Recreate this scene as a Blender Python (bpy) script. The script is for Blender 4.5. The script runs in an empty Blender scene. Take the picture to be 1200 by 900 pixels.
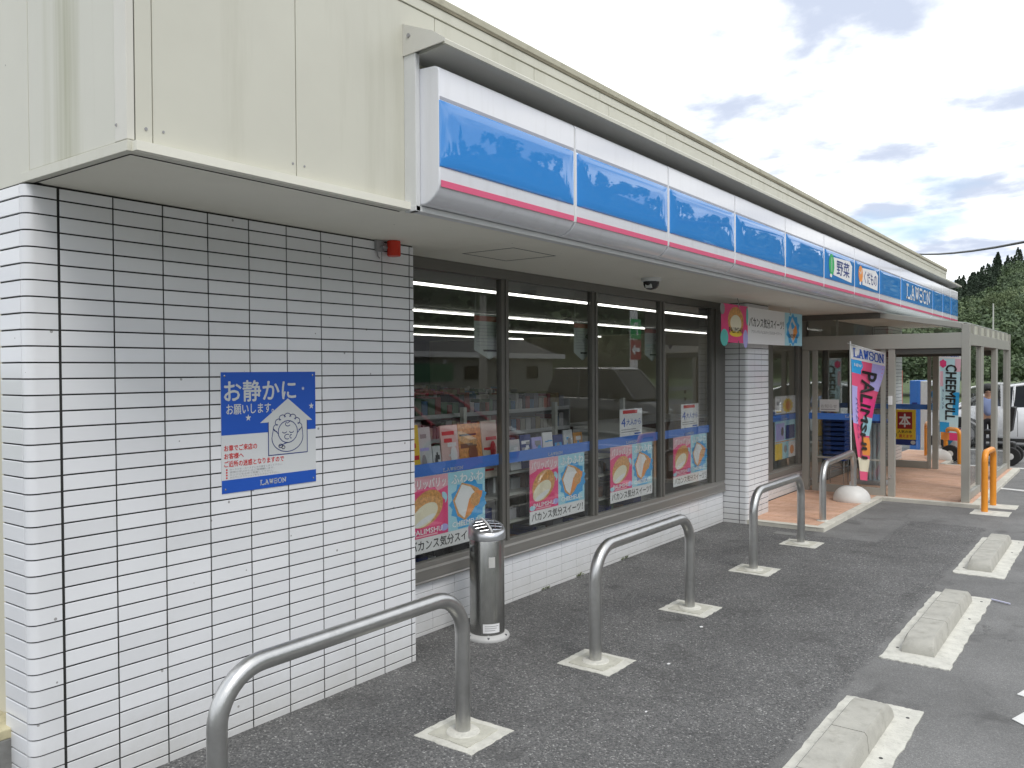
import bpy, bmesh, math, random
import numpy as np
from mathutils import Vector, Matrix
rnd = random.Random(7)
PI = math.pi
R = math.radians
SC = bpy.context.scene
COL = SC.collection

# ------------------------------------------------------------------ camera
cam_d = bpy.data.cameras.new('camera')
cam = bpy.data.objects.new('camera', cam_d); COL.objects.link(cam)
cam_d.sensor_width = 36.0
cam_d.lens = 36.0 * 975.999 / 1200.0
cam_d.clip_end = 3000.0; cam_d.clip_start = 0.05
_yaw, _pitch, _roll = .63861118, -.01668328, -.00513815
_f = Vector((-math.sin(_yaw) * math.cos(_pitch), math.cos(_yaw) * math.cos(_pitch), math.sin(_pitch)))
_r = Vector((math.cos(_yaw), math.sin(_yaw), 0)); _u = _r.cross(_f)
_c, _s = math.cos(_roll), math.sin(_roll)
_r2 = _c * _r + _s * _u; _u2 = -_s * _r + _c * _u
cam.matrix_world = Matrix(((_r2.x, _u2.x, -_f.x, 3.55), (_r2.y, _u2.y, -_f.y, 0.0), (_r2.z, _u2.z, -_f.z, 1.80), (0, 0, 0, 1)))
SC.camera = cam

# ------------------------------------------------------------------ view, world, sun
SC.view_settings.view_transform = 'Standard'
SC.view_settings.look = 'None'
SC.view_settings.exposure = 0.58
SC.view_settings.gamma = 1.0
SUN_EL, SUN_AZ = R(52), R(115)          # bright veiled sun, over the car park side
world = bpy.data.worlds.new('World'); SC.world = world
world.use_nodes = True
def N(nt, typ, **kw):
    n = nt.nodes.new(typ)
    for k, v in kw.items():
        if k == 'inp':
            for a, b in v.items(): n.inputs[a].default_value = b
        else: setattr(n, k, v)
    return n
nt = world.node_tree; nt.nodes.clear()
out = N(nt, 'ShaderNodeOutputWorld'); bg = N(nt, 'ShaderNodeBackground')
sky = N(nt, 'ShaderNodeTexSky', sky_type='NISHITA', sun_disc=False, sun_elevation=SUN_EL, sun_rotation=SUN_AZ)
tc = N(nt, 'ShaderNodeTexCoord'); sep = N(nt, 'ShaderNodeSeparateXYZ')
nt.links.new(tc.outputs['Generated'], sep.inputs[0])
def M1(op, a, b=None, nt=nt, clamp=False):
    n = nt.nodes.new('ShaderNodeMath'); n.operation = op; n.use_clamp = clamp
    for i, x in enumerate((a, b)):
        if x is None: continue
        if isinstance(x, (int, float)): n.inputs[i].default_value = x
        else: nt.links.new(x, n.inputs[i])
    return n.outputs[0]
zz = M1('ADD', M1('MAXIMUM', sep.outputs[2], 0.0), 0.16)
comb = N(nt, 'ShaderNodeCombineXYZ')
nt.links.new(M1('DIVIDE', sep.outputs[0], zz), comb.inputs[0])
nt.links.new(M1('DIVIDE', sep.outputs[1], zz), comb.inputs[1])
n1 = N(nt, 'ShaderNodeTexNoise', inp={'Scale': 2.1, 'Detail': 10.0, 'Roughness': 0.54, 'Distortion': 0.15})
n2 = N(nt, 'ShaderNodeTexNoise', inp={'Scale': 0.8, 'Detail': 5.0, 'Roughness': 0.5})
mp1 = N(nt, 'ShaderNodeMapping'); mp1.inputs['Location'].default_value = (3.1, 1.7, 0.0)
mp2 = N(nt, 'ShaderNodeMapping'); mp2.inputs['Location'].default_value = (8.3, 4.2, 2.0)
for mp, n in ((mp1, n1), (mp2, n2)):
    nt.links.new(comb.outputs[0], mp.inputs[0]); nt.links.new(mp.outputs[0], n.inputs['Vector'])
# thickness of the cloud -> white veil to blue grey belly
cr = N(nt, 'ShaderNodeValToRGB'); e = cr.color_ramp.elements
e[0].position = 0.43; e[0].color = (1.10, 1.12, 1.12, 1)
e[1].position = 0.60; e[1].color = (0.45, 0.50, 0.61, 1)
cr.color_ramp.interpolation = 'EASE'
nt.links.new(n1.outputs[0], cr.inputs[0])
hole = N(nt, 'ShaderNodeValToRGB'); h = hole.color_ramp.elements
h[0].position = 0.27; h[0].color = (0, 0, 0, 1); h[1].position = 0.36; h[1].color = (1, 1, 1, 1)
nt.links.new(n2.outputs[0], hole.inputs[0])
skm = N(nt, 'ShaderNodeMix', data_type='RGBA', blend_type='MULTIPLY'); skm.inputs[0].default_value = 1.0
nt.links.new(sky.outputs[0], skm.inputs[6]); skm.inputs[7].default_value = (0.12, 0.12, 0.12, 1)
mx = N(nt, 'ShaderNodeMix', data_type='RGBA')
nt.links.new(hole.outputs[0], mx.inputs[0]); nt.links.new(skm.outputs[2], mx.inputs[6]); nt.links.new(cr.outputs[0], mx.inputs[7])
nt.links.new(mx.outputs[2], bg.inputs[0]); bg.inputs[1].default_value = 1.0
nt.links.new(bg.outputs[0], out.inputs[0])

sun_d = bpy.data.lights.new('sun', 'SUN'); sun_d.energy = 1.0; sun_d.angle = R(22); sun_d.color = (1.0, 0.97, 0.93)
sun = bpy.data.objects.new('sun', sun_d); COL.objects.link(sun)
sd = Vector((math.sin(SUN_AZ) * math.cos(SUN_EL), math.cos(SUN_AZ) * math.cos(SUN_EL), math.sin(SUN_EL)))
sun.rotation_euler = sd.to_track_quat('Z', 'Y').to_euler()

# ------------------------------------------------------------------ materials
MATS = {}
def mat(name, col, rough=0.5, metal=0.0, spec=0.5, var=0.0, vscale=3.0, bump=0.0, bscale=60.0, emit=None, coat=0.0, stretch=None, objrand=0.0, dirt=0.0, dirtcol=(0.1, 0.1, 0.07), dscale=4.0, dstretch=(1, 1, 1), world=False, speck=0.0, splash=0.0):
    if name in MATS: return MATS[name]
    m = bpy.data.materials.new(name); m.use_nodes = True; MATS[name] = m
    t = m.node_tree; p = t.nodes['Principled BSDF']
    p.inputs['Roughness'].default_value = rough; p.inputs['Metallic'].default_value = metal
    p.inputs['Specular IOR Level'].default_value = spec; p.inputs['Coat Weight'].default_value = coat
    p.inputs['Coat Roughness'].default_value = 0.0
    base = N(t, 'ShaderNodeRGB'); base.outputs[0].default_value = (*col, 1); cur = base.outputs[0]
    tcn = N(t, 'ShaderNodeTexCoord'); vec = tcn.outputs['Object']
    if world: vec = N(t, 'ShaderNodeNewGeometry').outputs['Position']
    vec0 = vec
    if stretch:
        mp = N(t, 'ShaderNodeMapping'); mp.inputs['Scale'].default_value = stretch; t.links.new(vec, mp.inputs[0]); vec = mp.outputs[0]
    if var > 0:
        nz = N(t, 'ShaderNodeTexNoise', inp={'Scale': vscale, 'Detail': 6.0, 'Roughness': 0.6}); t.links.new(vec, nz.inputs['Vector'])
        mr = N(t, 'ShaderNodeMapRange'); mr.inputs[1].default_value = 0.25; mr.inputs[2].default_value = 0.75
        mr.inputs[3].default_value = 1 - var; mr.inputs[4].default_value = 1 + var; t.links.new(nz.outputs[0], mr.inputs[0])
        hs = N(t, 'ShaderNodeHueSaturation'); t.links.new(cur, hs.inputs['Color']); t.links.new(mr.outputs[0], hs.inputs['Value']); cur = hs.outputs[0]
    if objrand > 0:
        oi = N(t, 'ShaderNodeObjectInfo'); mr = N(t, 'ShaderNodeMapRange'); mr.inputs[3].default_value = 1 - objrand; mr.inputs[4].default_value = 1 + objrand
        t.links.new(oi.outputs['Random'], mr.inputs[0]); hs = N(t, 'ShaderNodeHueSaturation'); t.links.new(cur, hs.inputs['Color']); t.links.new(mr.outputs[0], hs.inputs['Value']); cur = hs.outputs[0]
    if dirt > 0:
        mp = N(t, 'ShaderNodeMapping'); mp.inputs['Scale'].default_value = dstretch; t.links.new(vec0, mp.inputs[0])
        nz = N(t, 'ShaderNodeTexNoise', inp={'Scale': dscale, 'Detail': 7.0, 'Roughness': 0.65}); t.links.new(mp.outputs[0], nz.inputs['Vector'])
        mr = N(t, 'ShaderNodeMapRange'); mr.inputs[1].default_value = 0.52; mr.inputs[2].default_value = 0.78; mr.inputs[4].default_value = dirt
        t.links.new(nz.outputs[0], mr.inputs[0]); mxn = N(t, 'ShaderNodeMix', data_type='RGBA'); t.links.new(mr.outputs[0], mxn.inputs[0])
        t.links.new(cur, mxn.inputs[6]); mxn.inputs[7].default_value = (*dirtcol, 1); cur = mxn.outputs[2]
    if speck > 0:       # small dark specks of dirt, here and there
        vo = N(t, 'ShaderNodeTexVoronoi', inp={'Scale': 11.0}); t.links.new(vec0, vo.inputs['Vector']); sc_ = N(t, 'ShaderNodeSeparateColor'); t.links.new(vo.outputs['Color'], sc_.inputs[0])
        rr_ = M1('MULTIPLY', M1('POWER', sc_.outputs[0], 4.0, nt=t), 0.075, nt=t); f_ = M1('MULTIPLY', M1('LESS_THAN', vo.outputs['Distance'], rr_, nt=t), speck, nt=t)
        mxn = N(t, 'ShaderNodeMix', data_type='RGBA'); t.links.new(f_, mxn.inputs[0]); t.links.new(cur, mxn.inputs[6]); mxn.inputs[7].default_value = (.10, .09, .07, 1); cur = mxn.outputs[2]
    if splash > 0:      # splashed earth along the foot of the wall
        sp = N(t, 'ShaderNodeSeparateXYZ'); t.links.new(vec0, sp.inputs[0]); nz = N(t, 'ShaderNodeTexNoise', inp={'Scale': 7.0, 'Detail': 8.0, 'Roughness': .7}); t.links.new(vec0, nz.inputs['Vector'])
        mr = N(t, 'ShaderNodeMapRange'); mr.inputs[1].default_value = 0.30; mr.inputs[2].default_value = 0.0; t.links.new(M1('ADD', sp.outputs[2], M1('MULTIPLY', M1('SUBTRACT', nz.outputs[0], .5, nt=t), .35, nt=t), nt=t), mr.inputs[0])
        mxn = N(t, 'ShaderNodeMix', data_type='RGBA'); t.links.new(M1('MULTIPLY', mr.outputs[0], splash, nt=t), mxn.inputs[0]); t.links.new(cur, mxn.inputs[6]); mxn.inputs[7].default_value = (.36, .34, .28, 1); cur = mxn.outputs[2]
    t.links.new(cur, p.inputs['Base Color'])
    if bump > 0:
        nz = N(t, 'ShaderNodeTexNoise', inp={'Scale': bscale, 'Detail': 4.0}); t.links.new(vec, nz.inputs['Vector'])
        b = N(t, 'ShaderNodeBump', inp={'Strength': bump, 'Distance': 0.01}); t.links.new(nz.outputs[0], b.inputs['Height']); t.links.new(b.outputs[0], p.inputs['Normal'])
    if emit:
        p.inputs['Emission Color'].default_value = (*emit[0], 1); p.inputs['Emission Strength'].default_value = emit[1]
    return m
def flat(name, col, rough=0.45): return mat('print ' + name, col, rough)

def glass_mat(name, tint, rough=0.0, refl=1.0):
    m = bpy.data.materials.new(name); m.use_nodes = True; t = m.node_tree; t.nodes.clear()
    o = N(t, 'ShaderNodeOutputMaterial'); mixn = N(t, 'ShaderNodeMixShader'); tr = N(t, 'ShaderNodeBsdfTransparent'); gl = N(t, 'ShaderNodeBsdfGlossy')
    tr.inputs[0].default_value = (*tint, 1); gl.inputs['Roughness'].default_value = rough
    fr = N(t, 'ShaderNodeFresnel'); geo = N(t, 'ShaderNodeNewGeometry')      # same mirror strength on both faces of the pane
    t.links.new(M1('ADD', 1.52, M1('MULTIPLY', geo.outputs['Backfacing'], 1 / 1.52 - 1.52, nt=t), nt=t), fr.inputs['IOR'])
    fac = M1('MULTIPLY', fr.outputs[0], refl, nt=t, clamp=True)
    t.links.new(fac, mixn.inputs[0]); t.links.new(tr.outputs[0], mixn.inputs[1]); t.links.new(gl.outputs[0], mixn.inputs[2]); t.links.new(mixn.outputs[0], o.inputs[0])
    MATS[name] = m; return m

M_TILE = mat('white glazed tile', (0.76, 0.77, 0.79), 0.14, objrand=0.045, var=0.03, vscale=1.7, dirt=0.16, dirtcol=(0.52, 0.52, 0.48), dscale=3.0, dstretch=(1, 1, .35), world=True, speck=.6, splash=.35, bump=.02, bscale=25)
M_GROUT = mat('dark joint mortar', (0.022, 0.022, 0.021), 0.9, var=0.25, vscale=8)
M_GROUTL = mat('grey joint mortar', (0.10, 0.10, 0.10), 0.9, var=0.25, vscale=8)
M_CREAM = mat('cream coated panel', (0.60, 0.59, 0.505), 0.42, var=0.05, vscale=1.5, dirt=0.55, dirtcol=(0.42, 0.41, 0.32), dscale=1.6, dstretch=(3.0, 3.0, 0.25), world=True, speck=.7, bump=.06, bscale=2.0)
M_CREAMD = mat('weathered cream coping', (0.46, 0.44, 0.34), 0.6, var=0.2, vscale=5, dirt=0.8, dirtcol=(0.11, 0.10, 0.07), dscale=5)
M_SOFFIT = mat('painted soffit board', (0.78, 0.765, 0.67), 0.7, var=0.05, vscale=1.2, dirt=0.22, dirtcol=(0.34, 0.33, 0.27), dscale=1.2, world=True, speck=.6)
M_TRIM = mat('white enamelled trim', (0.66, 0.67, 0.67), 0.35, var=0.04)
M_VIS = mat('galvanised visor underside', (0.50, 0.50, 0.47), 0.6, var=0.10, vscale=2, stretch=(1, .3, 1))
M_SIGNW = mat('white acrylic sign', (0.74, 0.75, 0.79), 0.10, var=0.02, dirt=.22, dirtcol=(.45, .45, .43), dscale=2.5, dstretch=(5, 5, .5), world=True)
M_SIGNB = mat('blue acrylic sign', (0.05, 0.27, 0.70), 0.02, spec=0.6, coat=0.45)
M_SIGNP = mat('pink sign stripe', (0.72, 0.13, 0.24), 0.2)
M_ALU = mat('bronze grey aluminium', (0.17, 0.165, 0.15), 0.38, metal=0.35, var=0.06, vscale=6)
M_ALUL = mat('stainless window sill', (0.30, 0.29, 0.27), 0.36, metal=0.55, var=0.12, vscale=5, stretch=(1, .15, 4))
M_PORCH = mat('champagne grey aluminium', (0.38, 0.375, 0.335), 0.45, metal=0.15, var=0.05)
M_STEEL = mat('brushed stainless steel', (0.56, 0.56, 0.55), 0.34, metal=1.0, var=0.10, vscale=14, bump=0.05, bscale=90, dirt=0.3, dirtcol=(0.25, 0.24, 0.2), dscale=9)
M_STEELD = mat('dull stainless steel drum', (0.42, 0.42, 0.405), 0.26, metal=0.95, var=0.28, vscale=5, stretch=(1, 1, .5), dirt=.3, dirtcol=(.2, .19, .17))
M_STEELL = mat('polished steel cap', (0.55, 0.56, 0.58), 0.2, metal=1.0)
M_BLACK = mat('black plastic', (0.015, 0.015, 0.015), 0.5)
M_MORTAR = mat('pale mortar patch', (0.60, 0.59, 0.53), 0.9, var=0.16, vscale=9, bump=0.5, bscale=80, dirt=0.6, dirtcol=(0.22, 0.22, 0.19), dscale=13)
M_CONC = mat('weathered concrete', (0.42, 0.41, 0.365), 0.85, var=0.14, vscale=9, bump=0.25, bscale=120, dirt=0.65, dirtcol=(0.20, 0.19, 0.15), dscale=11)
M_ORANGE = mat('orange powder coated pipe', (0.80, 0.30, 0.03), 0.35, var=0.05)
M_PINKTILE = mat('salmon paving tile', (0.62, 0.38, 0.265), 0.7, var=0.10, vscale=2.2, bump=0.15, dirt=0.35, dirtcol=(0.33, 0.27, 0.23), dscale=1.3)
M_GREYPLASTER = mat('grey plinth plaster', (0.22, 0.22, 0.21), 0.9, var=0.3, vscale=9, bump=0.3)
GLASS = glass_mat('window glass', (0.945, 0.955, 0.95), 0.0, 1.2)
GLASSC = glass_mat('clear porch glass', (0.965, 0.98, 0.975), 0.0, 1.3)
GLASSD = glass_mat('dark car glass', (0.12, 0.13, 0.13), 0.0, 1.0)
M_TUBE = mat('lit fluorescent tube', (1, 1, 1), 0.4, emit=((1.0, 0.97, 0.90), 2.4))
W_ = flat('white', (0.80, 0.80, 0.80)); K_ = flat('black', (0.02, 0.02, 0.02)); BL_ = flat('blue', (0.012, 0.09, 0.47)); RD_ = flat('red', (0.62, 0.03, 0.03))
GY_ = flat('grey', (0.30, 0.30, 0.31)); LG_ = flat('light grey', (0.58, 0.60, 0.60)); YL_ = flat('yellow', (0.85, 0.60, 0.05)); PK_ = flat('pink', (0.80, 0.06, 0.22)); PKL_ = flat('pale pink', (0.80, 0.42, 0.48))
CY_ = flat('cyan', (0.03, 0.36, 0.74)); CYL_ = flat('pale cyan', (0.40, 0.70, 0.80)); CREAMP = flat('cream filling', (0.80, 0.74, 0.56)); OR_ = flat('orange', (0.82, 0.30, 0.06)); GN_ = flat('green', (0.03, 0.42, 0.12)); NAVY_ = flat('navy', (0.02, 0.04, 0.20)); LIL_ = flat('lilac', (0.45, 0.42, 0.78))
TAN_ = mat('print pastry crust', (0.66, 0.33, 0.10), 0.5, var=0.45, vscale=45)

# asphalt with coarse stone, smoother outside the wheel stops
def asphalt():
    m = bpy.data.materials.new('asphalt'); m.use_nodes = True; t = m.node_tree; p = t.nodes['Principled BSDF']; L = t.links.new
    tcn = N(t, 'ShaderNodeTexCoord'); s = N(t, 'ShaderNodeSeparateXYZ'); L(tcn.outputs['Object'], s.inputs[0])
    wob = N(t, 'ShaderNodeTexNoise', inp={'Scale': 9.0, 'Detail': 4.0}); L(tcn.outputs['Object'], wob.inputs['Vector'])
    w = M1('MULTIPLY', M1('SUBTRACT', wob.outputs[0], 0.5, nt=t), 0.14, nt=t)
    def step(a, edge, wd=0.02):
        mr = N(t, 'ShaderNodeMapRange'); mr.inputs[1].default_value = edge - wd; mr.inputs[2].default_value = edge + wd; L(M1('ADD', a, w, nt=t), mr.inputs[0]); return mr.outputs[0]
    X, Y = s.outputs[0], s.outputs[1]
    far = step(Y, 10.65)
    patch = M1('MULTIPLY', M1('MULTIPLY', step(Y, 9.13), step(X, 0.8), nt=t), M1('SUBTRACT', 1.0, step(X, 1.46), nt=t), nt=t)
    sm = M1('MAXIMUM', M1('MAXIMUM', step(X, 2.26), far, nt=t), patch, nt=t)
    v = N(t, 'ShaderNodeTexVoronoi', inp={'Scale': 125.0}); L(tcn.outputs['Object'], v.inputs['Vector'])
    v2 = N(t, 'ShaderNodeTexVoronoi', inp={'Scale': 230.0}); L(tcn.outputs['Object'], v2.inputs['Vector'])
    hsv = N(t, 'ShaderNodeSeparateColor'); L(v.outputs['Color'], hsv.inputs[0])
    hsv2 = N(t, 'ShaderNodeSeparateColor'); L(v2.outputs['Color'], hsv2.inputs[0])
    big = N(t, 'ShaderNodeTexNoise', inp={'Scale': 1.1, 'Detail': 8.0, 'Roughness': 0.65}); L(tcn.outputs['Object'], big.inputs['Vector'])
    # coarse: each stone its own grey, a few pale
    rc = N(t, 'ShaderNodeValToRGB'); el = rc.color_ramp.elements; el[0].position = 0.0; el[0].color = (0.070, 0.070, 0.070, 1); el[1].position = 1.0; el[1].color = (0.40, 0.395, 0.38, 1)
    a = el.new(0.55); a.color = (0.135, 0.135, 0.133, 1); b = el.new(0.93); b.color = (0.185, 0.183, 0.178, 1)
    L(hsv.outputs[0], rc.inputs[0])
    rs = N(t, 'ShaderNodeValToRGB'); el = rs.color_ramp.elements; el[0].color = (0.125, 0.125, 0.123, 1); el[1].color = (0.25, 0.248, 0.24, 1); a = el.new(0.8); a.color = (0.18, 0.179, 0.174, 1)
    L(hsv2.outputs[0], rs.inputs[0])
    mxn = N(t, 'ShaderNodeMix', data_type='RGBA'); L(sm, mxn.inputs[0]); L(rc.outputs[0], mxn.inputs[6]); L(rs.outputs[0], mxn.inputs[7])
    mr = N(t, 'ShaderNodeMapRange'); mr.inputs[1].default_value = 0.3; mr.inputs[2].default_value = 0.7; mr.inputs[3].default_value = 0.74; mr.inputs[4].default_value = 1.28; L(big.outputs[0], mr.inputs[0])
    hs = N(t, 'ShaderNodeHueSaturation'); L(mxn.outputs[2], hs.inputs['Color']); L(mr.outputs[0], hs.inputs['Value'])
    st = N(t, 'ShaderNodeTexNoise', inp={'Scale': 2.6, 'Detail': 3.0, 'Distortion': .6}); L(tcn.outputs['Object'], st.inputs['Vector'])
    m2 = N(t, 'ShaderNodeMapRange'); m2.inputs[1].default_value = .60; m2.inputs[2].default_value = .72; m2.inputs[4].default_value = .5; L(st.outputs[0], m2.inputs[0])
    ck = N(t, 'ShaderNodeTexVoronoi', feature='DISTANCE_TO_EDGE', inp={'Scale': .42}); wv = N(t, 'ShaderNodeTexNoise', inp={'Scale': 3.0, 'Detail': 6.0}); L(tcn.outputs['Object'], wv.inputs['Vector'])
    va = N(t, 'ShaderNodeVectorMath', operation='ADD'); L(tcn.outputs['Object'], va.inputs[0]); vs_ = N(t, 'ShaderNodeVectorMath', operation='SCALE'); L(wv.outputs['Color'], vs_.inputs[0]); vs_.inputs['Scale'].default_value = .45; L(vs_.outputs[0], va.inputs[1]); L(va.outputs[0], ck.inputs['Vector'])
    crk = M1('MULTIPLY', M1('MULTIPLY', M1('LESS_THAN', ck.outputs['Distance'], .0016, nt=t), sm, nt=t), .45, nt=t)
    m3 = N(t, 'ShaderNodeMix', data_type='RGBA'); L(M1('MAXIMUM', m2.outputs[0], crk, nt=t), m3.inputs[0]); L(hs.outputs[0], m3.inputs[6]); m3.inputs[7].default_value = (.055, .054, .052, 1); L(m3.outputs[2], p.inputs['Base Color'])
    p.inputs['Roughness'].default_value = 0.75; p.inputs['Specular IOR Level'].default_value = 0.4
    bs = M1('SUBTRACT', 1.0, M1('MULTIPLY', sm, 0.75, nt=t), nt=t)
    bp = N(t, 'ShaderNodeBump', inp={'Distance': 0.006}); bp.invert = True; L(v.outputs['Distance'], bp.inputs['Height']); L(M1('MULTIPLY', bs, 0.9, nt=t), bp.inputs['Strength']); L(bp.outputs[0], p.inputs['Normal'])
    return m
M_ASPH = asphalt()

# ------------------------------------------------------------------ mesh building
ORG = {}
class MB:
    def __init__(s): s.v = []; s.f = []; s.m = []
    def face(s, pts, m=0):
        i = len(s.v); s.v += [tuple(p) for p in pts]; s.f.append(tuple(range(i, i + len(pts)))); s.m.append(m)
    def box(s, x0, y0, z0, x1, y1, z1, m=0):
        if x0 > x1: x0, x1 = x1, x0
        if y0 > y1: y0, y1 = y1, y0
        if z0 > z1: z0, z1 = z1, z0
        i = len(s.v); s.v += [(x0, y0, z0), (x1, y0, z0), (x1, y1, z0), (x0, y1, z0), (x0, y0, z1), (x1, y0, z1), (x1, y1, z1), (x0, y1, z1)]
        for q in ((0, 3, 2, 1), (4, 5, 6, 7), (0, 1, 5, 4), (1, 2, 6, 5), (2, 3, 7, 6), (3, 0, 4, 7)):
            s.f.append(tuple(i + k for k in q)); s.m.append(m)
        return s
    def frustum(s, x0, y0, z0, x1, y1, z1, ix, iy, m=0):
        i = len(s.v); s.v += [(x0, y0, z0), (x1, y0, z0), (x1, y1, z0), (x0, y1, z0), (x0 + ix, y0 + iy, z1), (x1 - ix, y0 + iy, z1), (x1 - ix, y1 - iy, z1), (x0 + ix, y1 - iy, z1)]
        for q in ((0, 3, 2, 1), (4, 5, 6, 7), (0, 1, 5, 4), (1, 2, 6, 5), (2, 3, 7, 6), (3, 0, 4, 7)):
            s.f.append(tuple(i + k for k in q)); s.m.append(m)
        return s
    def prism(s, prof, d0, d1, axis='Y', m=0):
        # prof: list of 2D pts; axis Y -> (x,z), axis X -> (y,z), axis Z -> (x,y)
        def P(a, b, d): return {'Y': (a, d, b), 'X': (d, a, b), 'Z': (a, b, d)}[axis]
        n = len(prof); i = len(s.v)
        s.v += [P(a, b, d0) for a, b in prof] + [P(a, b, d1) for a, b in prof]
        for k in range(n):
            l = (k + 1) % n; s.f.append((i + k, i + l, i + n + l, i + n + k)); s.m.append(m)
        s.f.append(tuple(i + k for k in range(n))[::-1]); s.m.append(m)
        s.f.append(tuple(i + n + k for k in range(n))); s.m.append(m)
        return s
    def tube(s, path, r, n=16, m=0, caps=True):
        P = [Vector(p) for p in path]; rr = r if isinstance(r, (list, tuple)) else [r] * len(P)
        i0 = len(s.v); prev = None
        for k, p in enumerate(P):
            t = ((P[min(k + 1, len(P) - 1)] - P[max(k - 1, 0)])).normalized()
            if prev is None:
                a = Vector((0, 0, 1)) if abs(t.z) < 0.9 else Vector((1, 0, 0))
                u = t.cross(a).normalized()
            else: u = (prev - t * prev.dot(t)).normalized()
            prev = u; w = t.cross(u)
            for j in range(n):
                an = 2 * PI * j / n; s.v.append(tuple(p + (u * math.cos(an) + w * math.sin(an)) * rr[k]))
        for k in range(len(P) - 1):
            for j in range(n):
                a = i0 + k * n + j; b = i0 + k * n + (j + 1) % n; s.f.append((a, b, b + n, a + n)); s.m.append(m)
        if caps:
            s.f.append(tuple(i0 + j for j in range(n))[::-1]); s.m.append(m)
            s.f.append(tuple(i0 + (len(P) - 1) * n + j for j in range(n))); s.m.append(m)
        return s
    def lathe(s, prof, c=(0, 0, 0), n=32, m=0, axis='Z'):
        i0 = len(s.v)
        for r, z in prof:
            for j in range(n):
                a = 2 * PI * j / n; q = (r * math.cos(a), r * math.sin(a), z)
                if axis == 'X': q = (q[2], q[0], q[1])
                if axis == 'Y': q = (q[0], q[2], q[1])
                s.v.append((c[0] + q[0], c[1] + q[1], c[2] + q[2]))
        for k in range(len(prof) - 1):
            for j in range(n):
                a = i0 + k * n + j; b = i0 + k * n + (j + 1) % n; s.f.append((a, b, b + n, a + n)); s.m.append(m)
        s.f.append(tuple(i0 + j for j in range(n))[::-1]); s.m.append(m)
        s.f.append(tuple(i0 + (len(prof) - 1) * n + j for j in range(n))); s.m.append(m)
        return s
    def build(s, name, mats, parent=None, smooth=False, bevel=0.0, seg=2, org=None):
        if not isinstance(mats, (list, tuple)): mats = [mats]
        o3 = Vector(org) if org is not None else (ORG.get(parent.name, Vector((0, 0, 0))) if parent else Vector((0, 0, 0)))
        me = bpy.data.meshes.new(name)
        me.from_pydata([(a - o3.x, b - o3.y, c - o3.z) for a, b, c in s.v], [], s.f)
        for q in mats: me.materials.append(q)
        me.polygons.foreach_set('material_index', s.m)
        if smooth is True: me.polygons.foreach_set('use_smooth', [True] * len(s.f))
        me.update()
        bm = bmesh.new(); bm.from_mesh(me)
        if smooth or bevel: bmesh.ops.remove_doubles(bm, verts=bm.verts, dist=1e-5)
        if bevel >= 0: bmesh.ops.recalc_face_normals(bm, faces=bm.faces)
        bm.to_mesh(me); bm.free()
        if smooth: me.set_sharp_from_angle(angle=R(40))
        o = bpy.data.objects.new(name, me); COL.objects.link(o)
        if parent: o.parent = parent; ORG[o.name] = o3
        elif org is not None: o.location = o3
        if bevel > 0:
            b = o.modifiers.new('bevel', 'BEVEL'); b.width = bevel; b.segments = seg; b.limit_method = 'ANGLE'; b.angle_limit = R(35)
        return o

def tag(o, label=None, cat=None, group=None, kind=None):
    if label: o['label'] = label
    if cat: o['category'] = cat
    if group: o['group'] = group
    if kind: o['kind'] = kind
    return o
def thing(name, label, cat, loc=(0, 0, 0), rz=0.0, group=None):
    o = bpy.data.objects.new(name, None); COL.objects.link(o); o.location = loc; o.rotation_euler = (0, 0, rz); o.empty_display_size = 0.2
    ORG[o.name] = Vector(loc) if rz == 0 else Vector((0, 0, 0))
    return tag(o, label, cat, group)
def copy_tree(o, parent=None):
    c = o.copy(); COL.objects.link(c); c.parent = parent
    for ch in [k for k in KIDS.get(o, [])]: pass
    return c
KIDS = {}
def dup(root, loc, rz=None, label=None):
    allo = list(COL.objects)
    def rec(o, par):
        c = o.copy(); COL.objects.link(c)
        if par: c.parent = par
        for ch in allo:
            if ch.parent == o: rec(ch, c)
        return c
    r = rec(root, None); r.location = loc
    if rz is not None: r.rotation_euler = (0, 0, rz)
    if label: r['label'] = label
    return r

# ------------------------------------------------------------------ flat print: shapes and lettering on a surface frame
_txt = {}
def text_geo(s, off=0.02):
    k = (s, off)
    if k in _txt: return _txt[k]
    c = bpy.data.curves.new('t', 'FONT'); c.body = s; c.offset = off; c.resolution_u = 2
    o = bpy.data.objects.new('t', c); COL.objects.link(o)
    dg = bpy.context.evaluated_depsgraph_get(); me = o.evaluated_get(dg).to_mesh()
    vs = [(v.co.x, v.co.y) for v in me.vertices]; fs = [tuple(p.vertices) for p in me.polygons]
    o.evaluated_get(dg).to_mesh_clear(); bpy.data.objects.remove(o); bpy.data.curves.remove(c)
    if vs:
        x0 = min(v[0] for v in vs); x1 = max(v[0] for v in vs); y0 = min(v[1] for v in vs); y1 = max(v[1] for v in vs)
        vs = [((a - x0) / max(x1 - x0, 1e-6), (b - y0) / max(y1 - y0, 1e-6)) for a, b in vs]
    _txt[k] = (vs, fs); return _txt[k]

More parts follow.
